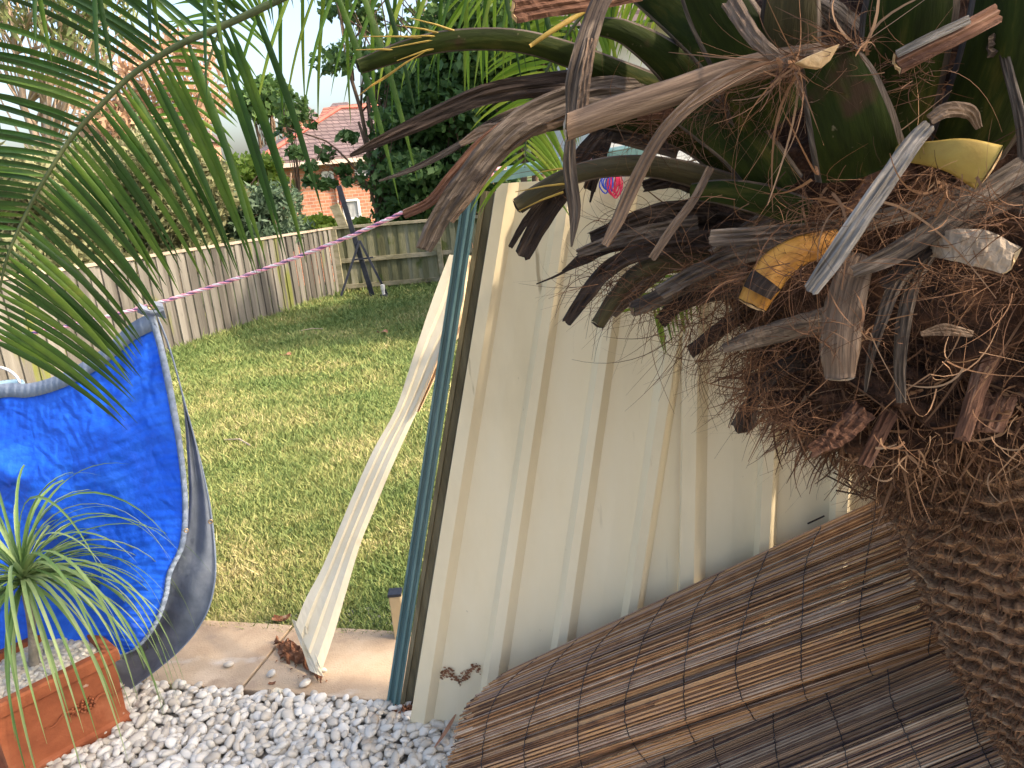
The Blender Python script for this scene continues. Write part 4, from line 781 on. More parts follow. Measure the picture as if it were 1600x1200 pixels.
# shaggy scale edges around the trunk
N = 15000; ii = rng.integers(40, 165, N); kk = rng.integers(0, nA, N); B = TRK[ii, kk]; out = (B-axis[ii])*V3(1, 1, 0); out /= np.linalg.norm(out, axis=1, keepdims=True)
D = out*.6+np.array([0, 0, -1])*(.55+.4*rng.random((N, 1)))+rng.normal(size=(N, 3))*.45; D /= np.linalg.norm(D, axis=1, keepdims=True); Ls = .012+.03*rng.random(N)**2
lines = np.stack([B-out*.004+D*(Ls*q)[:, None]+rng.normal(size=(N, 3))*.0015*q for q in np.linspace(0, 1, 4)], 1)
V, F, r = strands(lines, .0016+.006*rng.random(N)**3, .25+.6*rng.random(N)); fast('bark_shreds', V, F, M['fibre'], palm, r)
# core
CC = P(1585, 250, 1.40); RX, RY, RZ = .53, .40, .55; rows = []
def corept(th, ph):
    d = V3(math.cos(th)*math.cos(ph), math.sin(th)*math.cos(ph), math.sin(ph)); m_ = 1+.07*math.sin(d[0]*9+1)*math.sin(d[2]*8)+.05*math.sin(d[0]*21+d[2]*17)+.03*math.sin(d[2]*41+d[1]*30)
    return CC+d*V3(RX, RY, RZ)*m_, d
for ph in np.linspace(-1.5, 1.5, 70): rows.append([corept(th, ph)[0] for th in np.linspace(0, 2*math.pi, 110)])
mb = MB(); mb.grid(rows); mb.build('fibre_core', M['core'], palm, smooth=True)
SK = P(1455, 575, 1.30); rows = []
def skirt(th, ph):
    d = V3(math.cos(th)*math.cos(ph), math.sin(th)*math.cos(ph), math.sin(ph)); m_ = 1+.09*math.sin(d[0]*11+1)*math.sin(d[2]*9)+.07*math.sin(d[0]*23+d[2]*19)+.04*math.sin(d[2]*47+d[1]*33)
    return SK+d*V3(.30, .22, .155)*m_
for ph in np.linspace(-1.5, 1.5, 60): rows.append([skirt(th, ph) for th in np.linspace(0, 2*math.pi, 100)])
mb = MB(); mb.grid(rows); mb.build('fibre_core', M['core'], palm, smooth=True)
N = 7000; th_ = rng.random(N)*6.283; ph_ = -1.35+2.2*rng.random(N); d_ = np.stack([np.cos(th_)*np.cos(ph_), np.sin(th_)*np.cos(ph_), np.sin(ph_)], 1)
B = np.array([skirt(a, b) for a, b in zip(th_, ph_)])-d_*.008; D = d_*.45+np.array([-.25, -.1, -.55])+rng.normal(size=(N, 3))*.55; D /= np.linalg.norm(D, axis=1, keepdims=True); Ls = .025+.09*rng.random(N)**1.7; c1_ = rng.normal(size=(N, 3))*.13
L = [B.copy()]; pos = B.copy()
for k in range(5): D = D+c1_; D /= np.linalg.norm(D, axis=1, keepdims=True); pos = pos+D*(Ls/5)[:, None]; L.append(pos.copy())
V, F, r = strands(np.stack(L, 1), .001+.0065*rng.random(N)**2.2, .1+.85*rng.random(N)); fast('fibres', V, F, M['fibre'], palm, r)
def fibres(N, sel, lenr, wr_, dirf, nm, rlo=.15, rhi=.9, curl=.25, K=7, par=None):
    B, D = [], []
    while len(B) < N:
        th, ph = random.uniform(math.pi*.85, math.pi*2.05), random.uniform(-1.5, 1.2)
        if random.random() > math.cos(ph)+.1: continue
        p, d = corept(th, ph)
        if not sel(p, d): continue
        B.append(p-d*.01); D.append(nrm(dirf(p, d)+rng.normal(size=3)*.5))
    B, D = np.array(B), np.array(D); Ln = lenr[0]+(lenr[1]-lenr[0])*rng.random(N)**1.8; pos = B.copy(); L = [pos.copy()]; c1_ = rng.normal(size=(N, 3))*curl
    for k in range(K-1):
        D = D+c1_+rng.normal(size=(N, 3))*curl*.4+np.array([0, 0, -.10]); D /= np.linalg.norm(D, axis=1, keepdims=True); pos = pos+D*(Ln/(K-1))[:, None]; L.append(pos.copy())
    V, F, r = strands(np.stack(L, 1), wr_[0]+(wr_[1]-wr_[0])*rng.random(N)**3, rlo+(rhi-rlo)*rng.random(N)); return fast(nm, V, F, M['fibre'], par or palm, r)
fibres(9000, lambda p, d: True, (.04, .20), (.0007, .0055), lambda p, d: d*.3+np.cross(d, rng.normal(size=3)), 'fibres', .05, .95, .13)
fibres(2200, lambda p, d: d[2] < -.35, (.05, .17), (.001, .005), lambda p, d: d*.7+V3(0, 0, -.8), 'fibres', .1, .85, .16)
fibres(900, lambda p, d: d[0] < -.5 and d[2] < .3, (.08, .26), (.0006, .0014), lambda p, d: V3(-.9, -.1, -.35), 'fibres', 0, .6, .14, 10)
# collar of shaggy fibre where the crown meets the trunk
N = 3000; ii = rng.integers(14, 60, N); aa = rng.random(N)*6.283; Rr_ = .20+.10*np.clip(1-(s_len[ii]-.1)/.4, 0, 1); B = axis[ii]+np.stack([np.cos(aa)*Rr_, np.sin(aa)*Rr_, 0*aa], 1); out = np.stack([np.cos(aa), np.sin(aa), 0*aa], 1)
D = out*.8+np.array([0, 0, -1])*.75+rng.normal(size=(N, 3))*.45; D /= np.linalg.norm(D, axis=1, keepdims=True); Ls = .04+.10*rng.random(N)**1.6; c1_ = rng.normal(size=(N, 3))*.1
L = [B.copy()]; pos = B.copy()
for k in range(5): D = D+c1_; D /= np.linalg.norm(D, axis=1, keepdims=True); pos = pos+D*(Ls/5)[:, None]; L.append(pos.copy())
V, F, r = strands(np.stack(L, 1), .001+.006*rng.random(N)**3, .15+.75*rng.random(N)); fast('fibre_collar', V, F, M['fibre'], palm, r)
# ---- cut stubs and straps
KEEL = [(-1, 0), (-.86, .22), (-.5, .5), (0, .66), (.5, .5), (.86, .22), (1, 0), (.55, -.18), (0, -.06), (-.55, -.18)]
STRAP = [(-1, .05), (-.75, .22), (-.4, .02), (-.1, .25), (.2, .04), (.55, .24), (1, .02), (.6, -.08), (.2, -.16), (-.3, -.14), (-.7, -.04)]
def sweep(pts, widths, mtl, name='frond_stub', cut=None, prof='keel', rough=0., tipcut=0., label=None, twist=0., split=0, thick=1., world=False):
    c = spline(pts if world else PX(pts), 26); w_ = np.interp(np.linspace(0, 1, 26), np.linspace(0, 1, len(widths)), widths); pr = KEEL if prof == 'keel' else STRAP; m = len(pr)
    T = np.gradient(c, axis=0); fw = CM@np.array([0, 0, -1.]); Q = []; HW = []; seed = random.random()*9
    for i in range(26):
        t_ = nrm(T[i]); tc = nrm(EYE-c[i]); s_ = nrm(np.cross(t_, tc)); n_ = np.cross(s_, t_); a = twist*(i/25-.5)
        s_, n_ = s_*math.cos(a)+n_*math.sin(a), n_*math.cos(a)-s_*math.sin(a)
        dep = np.dot(c[i]-EYE, fw); hw = w_[i]/2*(1 if world else dep/FPX); row = []; HW.append(hw)
        for (x, z) in pr:
            nz_ = rough*hw*(.16*math.sin(i*.8+x*7+seed)+.10*math.sin(i*2.1+x*15+seed*3)+random.gauss(0, .03))
            sh = t_*(-tipcut*hw*x) if i < 2 else 0
            jag = -t_*rough*hw*random.random()*1.1 if i == 0 else 0
            row.append(c[i]+s_*(x*hw*(1+.04*rough*math.sin(i*1.3+seed)))+n_*(z*hw*thick+nz_)+sh+jag)
        Q.append(row)
    Q = np.array(Q); mb = MB(); V = Q.reshape(-1, 3); F = [(i*m+k, i*m+(k+1) % m, (i+1)*m+(k+1) % m, (i+1)*m+k) for i in range(25) for k in range(m)]
    F.append(tuple(range(m))); F.append(tuple(25*m+k for k in range(m))[::-1]); mb.add(V, F, random.random()); o = mb.build(name, M[mtl], palm, smooth=(rough < .3))
    me = o.data; uvl = me.uv_layers.new(name='UVMap'); sl2 = np.concatenate([[0], np.cumsum(np.linalg.norm(np.diff(c, axis=0), axis=1))])
    vi = np.zeros(len(me.loops), np.int32); me.loops.foreach_get('vertex_index', vi); ii_, kk_ = vi//m, vi % m
    px_ = np.array([p_[0] for p_ in pr]); uvl.data.foreach_set('uv', np.stack([px_[kk_]*np.array(HW)[ii_]+seed, sl2[ii_]+seed*3], 1).astype(np.float32).ravel())
    if prof == 'keel' and mtl in ('pgreen', 'polive'):
        me.materials.append(M['pdry'])
        for f_ in me.polygons:
            if len(f_.vertices) == 4 and min(f_.vertices) % m in (0, 5, 6) and f_.index % m in (0, 5, 6, 9): f_.material_index = 1
    if label: o['label'] = label
    if cut:
        t0 = nrm(Q[0].mean(0)-Q[2].mean(0)); mb = MB(); ctr = Q[0].mean(0); ring_ = Q[0]+t0*.0015; cc = ctr+t0*.0045
        inner = [cc*.35+p*.65+t0*.002*math.sin(k*3) for k, p in enumerate(ring_)]
        mb.add([*ring_, *inner, cc], [(k, (k+1) % m, m+(k+1) % m, m+k) for k in range(m)]+[(m+k, m+(k+1) % m, 2*m) for k in range(m)])
        mb.build('cut_end', M[cut], o)
    return o
S_ = sweep
# left reaching petioles and dry straps (tip first)
S_([(562,104,1.20),(630,80,1.20),(700,64,1.20),(790,62,1.21),(860,76,1.22),(950,110,1.25),(1080,170,1.3)], [22,30,32,34,36,42,60], 'pgreen', cut='pdark', label='long green cut petiole with yellow spines')
S_([(548,243,1.22),(590,222,1.22),(660,190,1.22),(750,150,1.22),(840,134,1.23),(940,128,1.25),(1060,140,1.3),(1160,170,1.32)], [6,16,24,30,36,40,46,50], 'pdark', 'dry_strap', prof='strap', rough=.7, twist=.6)
S_([(592,283,1.25),(650,262,1.25),(720,225,1.25),(780,185,1.26),(880,150,1.3)], [3,9,11,12,14], 'pdry', 'dry_strap', prof='strap', rough=.5)
S_([(664,386,1.15),(690,335,1.15),(725,285,1.15),(770,228,1.16),(830,180,1.18),(930,145,1.22),(1050,140,1.28)], [28,34,36,36,40,44,50], 'pdry', 'dry_strap', prof='strap', rough=.8, twist=.8)
S_([(632,335,1.19),(672,315,1.19),(705,275,1.19),(755,222,1.2),(820,180,1.22)], [14,16,15,18,24], 'pred', 'dry_strap', prof='strap', rough=.4)
S_([(705,345,1.2),(740,300,1.2),(790,235,1.2),(850,190,1.22)], [10,14,16,20], 'ptan', 'dry_strap', prof='strap', rough=.5)
S_([(720,225,1.24),(760,205,1.24),(830,200,1.25),(900,170,1.26)], [8,22,26,30], 'ptan', 'dry_strap', prof='strap', rough=.5)
S_([(808,18,1.12),(850,10,1.13),(910,0,1.15),(1000,-20,1.2)], [34,32,34,40], 'pred', cut='cut', prof='strap', rough=.4)
S_([(828,72,1.14),(860,50,1.14),(900,25,1.15),(950,-10,1.17)], [6,8,9,10], 'pyellow', 'dry_strap')
S_([(893,385,1.02),(898,330,1.02),(890,262,1.02),(893,200,1.02),(900,130,1.02),(915,70,1.03),(935,10,1.06),(955,-30,1.1)], [3,20,22,14,34,34,30,34], 'pdry', 'dry_strap', prof='strap', rough=.5, label='long dry strip hanging straight down')
S_([(910,168,1.015),(915,120,1.015),(925,60,1.03)], [18,18,16], 'ptan', 'dry_strap', prof='strap', rough=.6)
S_([(889,198,.98),(960,172,.98),(1040,148,.98),(1130,118,.99),(1220,96,1.0),(1290,85,1.02)], [40,42,42,42,40,36], 'ptan', cut='cutpale', rough=.25, tipcut=.35, label='pale brown cut petiole pointing left')
S_([(945,382,.96),(965,345,.96),(985,300,.96),(1015,240,.96),(1050,190,.96),(1110,140,.97),(1190,100,.98),(1270,88,.99)], [12,20,22,20,20,24,26,28], 'ptan', 'dry_strap', prof='strap', rough=.35, label='long pale strap curling down to the left')
S_([(809,322,1.22),(850,296,1.21),(900,272,1.2),(960,260,1.2),(1030,262,1.22),(1110,282,1.24),(1190,320,1.27)], [26,28,30,32,34,40,56], 'polive', cut='pdark', label='arched olive cut petiole in front of the panel')
S_([(818,396,1.24),(845,345,1.24),(878,295,1.24),(905,250,1.25),(940,205,1.27)], [26,32,34,28,24], 'pdark', 'dry_strap', prof='strap', rough=.7)
S_([(798,385,1.235),(822,345,1.235),(868,285,1.24)], [8,12,12], 'pdark', 'dry_strap', prof='strap', rough=.6)
S_([(788,208,1.27),(850,192,1.27),(930,184,1.28),(1010,192,1.3),(1090,220,1.32),(1150,260,1.34)], [22,28,32,40,50,64], 'pgreen', cut='cut')
S_([(922,292,1.26),(935,250,1.26),(950,205,1.27)], [20,22,22], 'pdark', 'dry_strap', prof='strap', rough=.6)
S_([(922,316,1.25),(930,285,1.25),(940,250,1.26)], [3,8,12], 'pdark', 'dry_strap', prof='strap', rough=.5)
S_([(1000,215,1.30),(940,205,1.30),(1060,235,1.32)], [20,24,26], 'pdry', 'dry_strap', prof='strap', rough=.6)
S_([(888,500,1.13),(915,462,1.13),(945,425,1.14),(990,398,1.15),(1060,380,1.18),(1150,375,1.22)], [16,24,26,26,30,40], 'pdark', 'dry_strap', prof='strap', rough=.9)
S_([(935,505,1.16),(962,465,1.16),(1000,425,1.17),(1060,405,1.2),(1150,400,1.24)], [22,26,28,34,46], 'polive', cut='pdark', rough=.3)
S_([(880,424,1.19),(915,402,1.19),(950,388,1.2),(1020,372,1.22)], [5,22,16,22], 'pdark', 'dry_strap', prof='strap', rough=.6)
S_([(838,444,1.19),(875,428,1.19),(915,404,1.2)], [2,4,7], 'pdark', 'dry_strap', prof='strap')
S_([(905,395,1.15),(950,380,1.16),(1010,365,1.18),(1090,350,1.2)], [14,22,26,30], 'pdry', 'dry_strap', prof='strap', rough=.8)
S_([(925,370,1.18),(975,350,1.18),(1040,330,1.2),(1120,330,1.24)], [16,24,30,36], 'pdark', 'dry_strap', prof='strap', rough=.8)
S_([(992,482,1.12),(1025,468,1.12),(1080,440,1.14),(1160,420,1.18)], [24,28,30,36], 'pdry', cut='ptan', rough=.5)
S_([(1035,500,1.16),(1060,475,1.16),(1110,455,1.18),(1170,445,1.2)], [22,26,34,40], 'pdark', rough=.6)
S_([(1035,455,1.05),(1090,425,1.05),(1150,400,1.06),(1230,385,1.08)], [24,26,28,34], 'pdry', 'dry_strap', prof='strap', rough=.8)
S_([(1020,402,1.02),(1048,360,1.02),(1085,310,1.03),(1110,262,1.05)], [12,14,13,12], 'ptan', 'dry_strap', prof='strap', rough=.6)
S_([(1113,372,.98),(1180,368,.98),(1260,362,.98),(1350,348,.99),(1440,325,1.0),(1530,300,1.02)], [26,28,28,28,30,34], 'pdry', 'dry_strap', prof='strap', rough=.5, label='grey plank-like dry strap')
S_([(1130,545,1.04),(1175,530,1.04),(1230,515,1.05),(1290,500,1.08)], [14,30,36,40], 'pdry', rough=.5, cut='ptan')
S_([(960,352,1.22),(1030,345,1.22),(1110,350,1.24),(1200,365,1.26)], [20,30,40,50], 'pdark', 'dry_strap', prof='strap', rough=.8)
S_([(1010,290,1.28),(1060,280,1.28),(1120,300,1.3)], [18,30,40], 'pdark', 'dry_strap', prof='strap', rough=.8)
# centre and right
S_([(1176,474,.90),(1192,445,.90),(1215,415,.91),(1255,390,.93),(1310,378,.97)], [46,54,54,46,40], 'porange', cut='cut', rough=.12, thick=.5, label='orange stub with pale split cut end')
S_([(1183,458,.893),(1190,446,.893),(1198,436,.893)], [47,50,54], 'pdark', 'dark_band', thick=.53)
S_([(1268,452,.84),(1305,400,.84),(1345,340,.84),(1390,275,.85),(1425,225,.86),(1452,195,.88)], [24,32,32,30,28,22], 'pgrey', 'dry_strap', prof='strap', rough=.5, label='bleached grey board-like strap')
S_([(1312,588,.88),(1312,545,.88),(1318,490,.89),(1330,440,.90),(1345,400,.93)], [44,60,62,54,44], 'ptan', cut='cutpale', rough=.12, thick=.35, label='tan stub hanging straight down')
S_([(1408,628,.90),(1406,570,.90),(1412,505,.90),(1428,440,.91),(1460,385,.93)], [14,18,22,22,18], 'pdry', 'dry_strap', prof='strap', rough=.4)
S_([(1352,612,.89),(1360,560,.89),(1378,500,.89),(1402,440,.90),(1445,390,.92)], [4,12,18,22,20], 'pdry', 'dry_strap', prof='strap', rough=.6)
S_([(1335,425,.87),(1400,395,.87),(1470,350,.87),(1540,300,.88),(1620,250,.90)], [20,34,36,36,40], 'pdry', 'dry_strap', prof='strap', rough=.5)
S_([(1380,445,.88),(1440,395,.88),(1510,345,.89),(1600,300,.9)], [16,24,26,30], 'pdark', 'dry_strap', prof='strap', rough=.6)
S_([(1545,262,.83),(1500,245,.84),(1455,240,.86),(1400,238,.9)], [72,56,38,24], 'pyellow', cut='cut', thick=.45, label='yellow stub with a tan cut face')
S_([(1575,405,.83),(1530,388,.84),(1480,382,.86),(1440,385,.9)], [46,58,46,30], 'cutpale', cut='cut', rough=.4, thick=.25, label='pale stub with rough underside')
S_([(1455,186,.86),(1480,172,.86),(1515,175,.87),(1530,200,.88)], [18,24,22,10], 'ptan', 'dry_strap', prof='strap', rough=.4)
S_([(1405,98,.87),(1450,75,.87),(1500,52,.88),(1560,20,.9)], [34,32,30,30], 'pred', 'dry_strap', cut='cut', prof='strap', rough=.3, label='red brown plank-like strap')
S_([(1402,84,.865),(1450,60,.865),(1515,30,.88)], [12,14,14], 'pgrey', 'dry_strap', prof='strap', rough=.3)
S_([(1292,88,.90),(1312,140,.895),(1330,200,.90),(1345,262,.93)], [84,112,128,136], 'pgreen', cut='cut', thick=.5, label='broad dark green stub with tan cut top')
mb = MB(); A_ = [P(x, y, .86) for x, y in ((1247,97),(1262,104),(1283,107),(1298,94),(1313,68),(1292,76),(1268,86))]; mb.prism(A_, (0, .012, 0)); mb.build('cut_end', M['cut'], palm, bevel=.001)
S_([(1600,330,.9),(1596,200,.9),(1570,90,.92),(1545,-20,.95)], [14,16,14,12], 'pdry', 'dry_strap', prof='strap', rough=.5)
S_([(1000,-30,1.25),(1080,30,1.2),(1150,100,1.12),(1200,190,1.1)], [60,80,90,110], 'pgreen')
S_([(930,40,1.2),(980,52,1.2),(1050,100,1.22),(1110,170,1.24)], [26,36,60,80], 'pgreen', cut='pyellow', label='brighter green stub near the frame top')
S_([(1090,-60,1.05),(1120,10,1.05),(1165,90,1.06),(1200,180,1.1)], [80,96,110,120], 'pgreen')
S_([(1240,-60,1.0),(1235,20,1.02),(1230,110,1.06)], [70,90,100], 'polive')
S_([(1430,-80,.95),(1420,20,.96),(1405,120,1.0),(1395,200,1.05)], [120,140,130,110], 'pgreen')
S_([(1600,-60,.93),(1580,60,.94),(1545,160,.98),(1510,230,1.03)], [130,140,130,110], 'pgreen')
S_([(1060,165,1.16),(1110,190,1.13),(1170,235,1.10),(1220,300,1.10)], [50,70,80,80], 'pgreen', thick=.6)
S_([(1080,300,1.14),(1130,300,1.10),(1190,312,1.08),(1260,335,1.08)], [26,40,50,50], 'pgreen', thick=.5)
S_([(1440,522,.95),(1475,515,.95),(1520,522,.96)], [8,20,10], 'ptan', 'dry_strap', prof='strap', rough=.5)
S_([(1228,100,.93),(1180,60,.95),(1140,0,1.0)], [16,24,30], 'ptan', 'dry_strap', prof='strap', rough=.5)
S_([(1165,655,1.15),(1180,620,1.15),(1215,580,1.18),(1260,560,1.2)], [34,20,24,30], 'pdark', 'dry_strap', prof='strap', rough=1.4)
S_([(1275,700,1.06),(1310,680,1.06),(1350,640,1.08)], [20,34,40], 'pred', 'dry_strap', prof='strap', rough=1.2)
# filler stubs in the depth of the crown
for k in range(34):
    th = random.uniform(math.pi*.95, math.pi*1.75); ph = random.uniform(-.75, .9); p, d = corept(th, ph); mb = None
    L_ = random.uniform(.10, .22); a = p-d*.05; b = p+d*L_*.5+V3(-.08 if d[0] < 0 else .05, -.03, random.uniform(-.10, .04)); wdt = random.uniform(.016, .034); m_ = random.choice(['pdry', 'pdark', 'pdark', 'pred', 'polive', 'pdry'])
    if np.dot(b-EYE, CM@np.array([0, 0, -1.])) < .78: continue
    sweep([b, (a+b)/2+V3(0, 0, .02), a], [wdt*1.2, wdt*1.6, wdt*2], m_, prof='strap' if k % 2 else 'keel', rough=.6, world=True)
# spines on the long green petiole
for (a, b) in [((640,56),(700,60)), ((567,57),(690,61)), ((556,78),(640,80)), ((610,75),(720,58)), ((620,95),(700,70)), ((628,40),(700,56)), ((640,28),(720,52)), ((665,80),(600,122)), ((560,150),(600,122)), ((805,300),(900,285)), ((810,330),(880,300)), ((840,270),(900,262))]:
    mb = MB(); mb.tube(PX([(*a, 1.19), ((a[0]+b[0])/2, (a[1]+b[1])/2-2, 1.19), (*b, 1.2)]), [.0005, .0013, .0020], 4); mb.build('spine', M['pyellow'], palm)
# curly hair fibres around the stub ends
def hair(cx, cy, Y, n_, ln_, spread, down=.2, wdt=(.0006, .0016), rlo=.1, rhi=.8, left=.6):
    B = np.array([P(cx+random.gauss(0, spread), cy+random.gauss(0, spread*.6), Y+random.gauss(0, .02)) for _ in range(n_)]); D = np.stack([-left+rng.normal(size=n_)*.7, rng.normal(size=n_)*.4, -down+rng.normal(size=n_)*.5], 1); D /= np.linalg.norm(D, axis=1, keepdims=True)
    Ls = ln_*(.3+.9*rng.random(n_)); c_ = rng.normal(size=(n_, 3))*.20; L = [B]; pos = B.copy()
    for k in range(9): D = D+c_+np.array([0, 0, -.05]); D /= np.linalg.norm(D, axis=1, keepdims=True); pos = pos+D*(Ls/9)[:, None]; L.append(pos.copy())
    return strands(np.stack(L, 1), wdt[0]+(wdt[1]-wdt[0])*rng.random(n_), rlo+(rhi-rlo)*rng.random(n_))
hs = [(1000,350,1.2,110,.10,30,.1),(960,430,1.16,120,.12,28,.3),(1010,450,1.16,120,.13,30,.4),(1090,500,1.1,160,.13,34,.7),(1160,560,1.1,240,.10,30,.8),(1190,620,1.1,150,.07,26,.9),(930,250,1.22,60,.08,40,0),(1040,190,1.2,140,.10,40,.1),(1130,150,1.05,120,.10,30,.3),(1240,100,.93,90,.13,14,.5),(1330,75,.9,60,.10,14,-.4),(1420,120,.9,60,.10,30,0),(1180,430,.93,90,.10,20,.2),(1270,420,.9,90,.10,20,.2),(1340,520,.88,60,.06,34,.2),(1290,520,.88,60,.06,30,.3),(1480,270,.86,70,.09,30,.4),(1560,330,.85,90,.10,30,.2),(1560,440,.86,120,.09,40,.4),(1450,420,.88,80,.08,30,.4),(1300,330,.95,160,.13,50,.1),(1420,330,.92,140,.12,50,.1),(1240,650,1.05,140,.08,30,.9),(1110,420,1.1,160,.12,30,.3)]
Vv, Ff, Rr3 = [], [], []; o_ = 0
for h in hs:
    V, F, r = hair(*h[:7]); Vv.append(V); Ff.append(F+o_); Rr3.append(r); o_ += len(V)
fast('loose_fibres', np.concatenate(Vv), np.concatenate(Ff), M['fibre'], palm, np.concatenate(Rr3))
Vv, Ff, Rr3 = [], [], []; o_ = 0
for h in [(1230,95,.92,16,.16,10,.9),(1250,110,.92,14,.15,8,1.0),(1340,80,.89,14,.12,8,-.9),(1480,290,.85,12,.10,12,.8),(1360,520,.87,10,.08,14,.2),(1500,560,.9,14,.12,40,.8),(1560,680,1.02,40,.10,40,1.),(1440,700,1.05,30,.09,40,1.),(1300,300,.92,14,.16,30,.6)]:
    V, F, r = hair(*h[:7], wdt=(.0015, .0045), rlo=.75, rhi=1., left=.1); Vv.append(V); Ff.append(F+o_); Rr3.append(r); o_ += len(V)
fast('pale_shreds', np.concatenate(Vv), np.concatenate(Ff), M['fibre'], palm, np.concatenate(Rr3))
# ---- fronds
def frond(rp, rad, lf, mtl='frond', name='frond', label=None, smax=60, K=10, fold=.3, tw=.15):
    """rp: 3D rachis points base->tip; lf(s, side, tangent, normal) -> (direction, length, width, droop)"""
    c = spline(rp, smax); T = np.gradient(c, axis=0); T /= np.linalg.norm(T, axis=1, keepdims=True)
    mb = MB(); mb.tube(c, np.linspace(rad, rad*.18, smax), 8, flat=.8); o = mb.build(name, M['rachis'], palm, smooth=True)
    if label: o['label'] = label
    B, D, Ln, Wd, Dr, Sd = [], [], [], [], [], []
    L_ = np.concatenate([[0], np.cumsum(np.linalg.norm(np.diff(c, axis=0), axis=1))]); tot = L_[-1]; s = lf('start', 0, 0, 0); stp = lf('step', 0, 0, 0)
    while s < 1:
        q = s*tot; i = min(smax-2, int(np.searchsorted(L_, q)-1)); i = max(i, 0); f = (q-L_[i])/(L_[i+1]-L_[i]); p = c[i]*(1-f)+c[i+1]*f; t_ = T[i]; nv_ = nrm(p-EYE); sd_ = nrm(np.cross(t_, nv_))
        for side in (1, -1):
            r_ = lf(s, side, t_, sd_)
            if r_ is None: continue
            d, l, w_, dr = r_; B.append(p); D.append(nrm(nrm(d)+rng.normal(size=3)*.035)); Ln.append(l*random.uniform(.88, 1.1)); Wd.append(w_*random.uniform(.85, 1.1)); Dr.append(dr*random.uniform(.85, 1.15)); Sd.append(nrm(t_+rng.normal(size=3)*.2))
        s += stp/tot*random.uniform(.85, 1.15)
    V, F, k3 = leaflet_mesh(np.array(B), np.array(D), np.array(Ln), np.array(Wd), np.array(Dr), K=K, side=np.array(Sd), fold=fold, tw=tw)
    fast('leaflets', V, F, M[mtl], o, np.repeat(rng.random(len(B)), k3), smooth=True); return o
crown = P(1480, -40, 1.32)
rim = nrm(V3(1, 0, 0))
# main arching frond (base at the crown, tip lower left)
rp = [crown, crown+V3(-.25, 0, .20), P(800, -150, 1.30), P(640, -95, 1.30), P(520, -42, 1.30), P(410, 12, 1.30), P(345, 42, 1.31), P(280, 70, 1.31), P(210, 114, 1.32), P(160, 162, 1.32), P(110, 218, 1.33), P(70, 280, 1.33), P(38, 340, 1.34), P(12, 400, 1.34), P(-2, 460, 1.35), P(-16, 540, 1.35)]
def lf1(s, side, t, n):
    if s == 'start': return .33
    if s == 'step': return .0125
    if s < .5 and rng.random() < .78: return None
    if side < 0 and .5 < s < .66 and rng.random() < .45: return None
    if s < .78 and rng.random() < .2: return None
    # n points to the picture's left/upper flank when side=+1 sign resolved below
    up = n if n[0]*-1+n[2]*.6 > 0 else -n
    if side > 0: return (up*.9+t*.40+V3(0, .1, .05), .31*min(1, .6+(1-s)), .0108, 1.5)
    x = (s-.33)/.67; ln = .24 if s < .5 else .35 if s < .66 else .36-.08*min(1, (s-.66)/.12)
    return (-up*.9+t*.22*(x-.5)+V3(0, -.05, -.30), ln, .0124 if s > .5 else .0085, 2.1-.8*x)
frond(rp, .010, lf1, label='long arching frond crossing the upper left', smax=120, K=12)
# frond above the frame: hanging leaflets along the top
rp = [crown, P(1300, -220, 1.45), P(900, -150, 1.5), P(720, -85, 1.5), P(560, -60, 1.5), P(420, -50, 1.5), P(330, -20, 1.5)]
def lf2(s, side, t, n):
    if s == 'start': return .30
    if s == 'step': return .040
    if s > .93: return None
    return (V3(.15*side, .25*side, -.75)+t*.35, .23 if s < .6 else .28, .0075, 2.)
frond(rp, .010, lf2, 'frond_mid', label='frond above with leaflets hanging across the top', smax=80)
rp = [P(700, -180, 1.7), P(400, -60, 1.72), P(347, 40, 1.72), P(328, 90, 1.72), P(315, 135, 1.72), P(303, 180, 1.72), P(290, 225, 1.72)]
def lf3(s, side, t, n):
    if s == 'start': return .45
    if s == 'step': return .017
    up = n if n[0] < 0 else -n
    return ((up if side > 0 else -up)*.9+t*.3+V3(0, 0, .12), .15*(1.15-.5*s), .008, 3.5)
frond([crown+V3(0, .1, .1)]+rp, .006, lf3, 'frond_mid', label='smaller frond tip behind the arching frond', smax=70)
rp = [crown+V3(0, -.1, .2), P(700, -330, 1.2), P(330, -90, 1.15), P(180, -55, 1.15), P(60, -45, 1.15), P(-60, -30, 1.15)]
def lf4(s, side, t, n):
    if s == 'start': return .60
    if s == 'step': return .085
    return (V3(.05*side, .1*side, -.9)+t*.12, random.uniform(.08, .20), .007, 2.)
frond(rp, .006, lf4, label='leaflet tips hanging at the top left corner', smax=60)
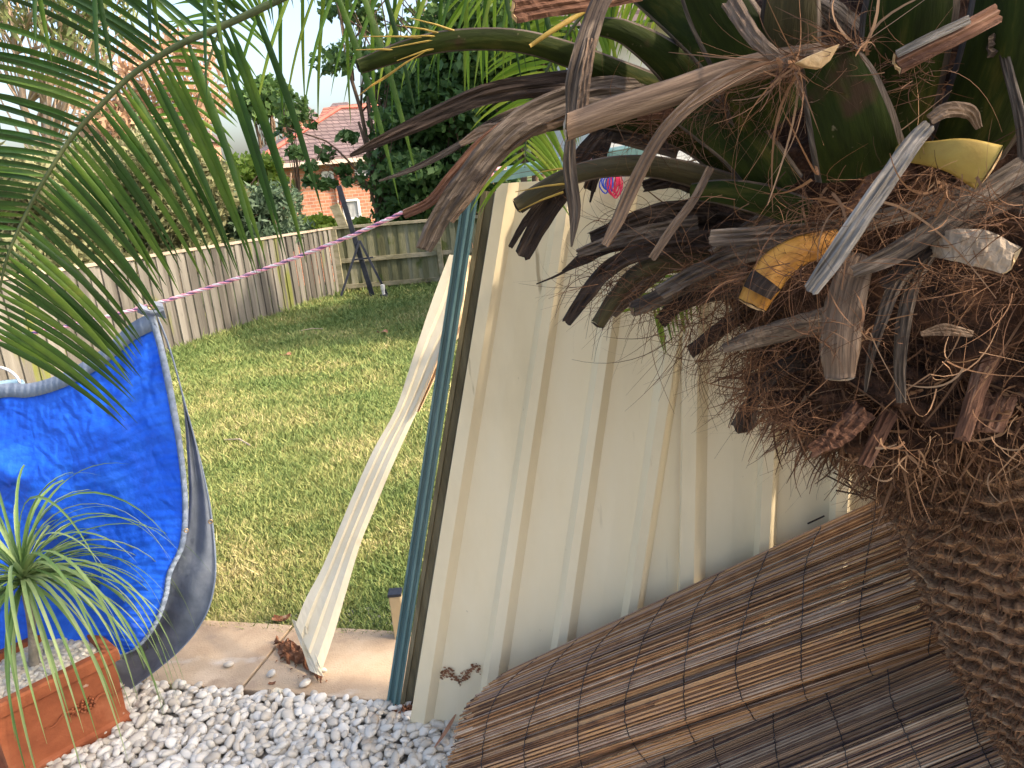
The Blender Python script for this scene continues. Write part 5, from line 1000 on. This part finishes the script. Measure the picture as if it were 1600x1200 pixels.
# fronds behind, sunlight painted into the leaflet colour
rp = [crown+V3(-.1, .15, 0), P(1000, -60, 1.75), P(905, 30, 1.78), P(850, 120, 1.8), P(825, 200, 1.8), P(820, 262, 1.79)]
def lf5(s, side, t, n):
    if s == 'start': return .35
    if s == 'step': return .013
    return (n*side*.85+t*.55+V3(0, -.02, .05), .20*(1.2-.35*s), .009, 3.2)
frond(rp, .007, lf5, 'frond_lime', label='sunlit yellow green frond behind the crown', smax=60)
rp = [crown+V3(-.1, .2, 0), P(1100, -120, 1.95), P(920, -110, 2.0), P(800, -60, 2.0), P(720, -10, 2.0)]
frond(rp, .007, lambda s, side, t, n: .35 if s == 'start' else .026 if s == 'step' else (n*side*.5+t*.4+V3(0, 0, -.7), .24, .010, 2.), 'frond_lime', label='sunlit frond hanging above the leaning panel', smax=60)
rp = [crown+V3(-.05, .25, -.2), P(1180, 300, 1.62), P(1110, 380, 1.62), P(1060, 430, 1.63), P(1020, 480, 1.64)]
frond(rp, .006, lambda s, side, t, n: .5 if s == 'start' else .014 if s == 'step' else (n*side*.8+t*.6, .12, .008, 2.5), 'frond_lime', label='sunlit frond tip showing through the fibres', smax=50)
# unseen crown fronds added above the picture to shade the yard
ct = crown+V3(.05, .02, .15)
def lfg(s, side, t, n):
    if s == 'start': return .16
    if s == 'step': return .024
    hz = nrm(np.cross(t, (0, 0, 1))); return (hz*side*.85+t*.5+V3(0, 0, .25), .42*math.sin(.35+2.5*s), .022, 1.6)
for az_, el_, ln_ in [(70,70,2.4),(20,50,2.2),(-28,58,2.3),(-62,48,2.2),(-5,74,2.4),(-85,72,2.0),(60,75,2.2),(-50,32,2.2),(-12,22,2.3)]:
    a, e = R(az_+random.uniform(-5, 5)), R(el_); d = V3(math.cos(a)*math.cos(e), math.sin(a)*math.cos(e), math.sin(e)); p = ct.copy(); pts3 = [p.copy()]
    for k in range(7): d = nrm(d+V3(0, 0, -.22)); p = p+d*ln_/7; pts3.append(p.copy())
    frond(pts3, .014, (lambda s, side, t, n: .45 if s == 'start' else lfg(s, side, t, n)) if el_ < 36 else lfg, smax=40, K=6)
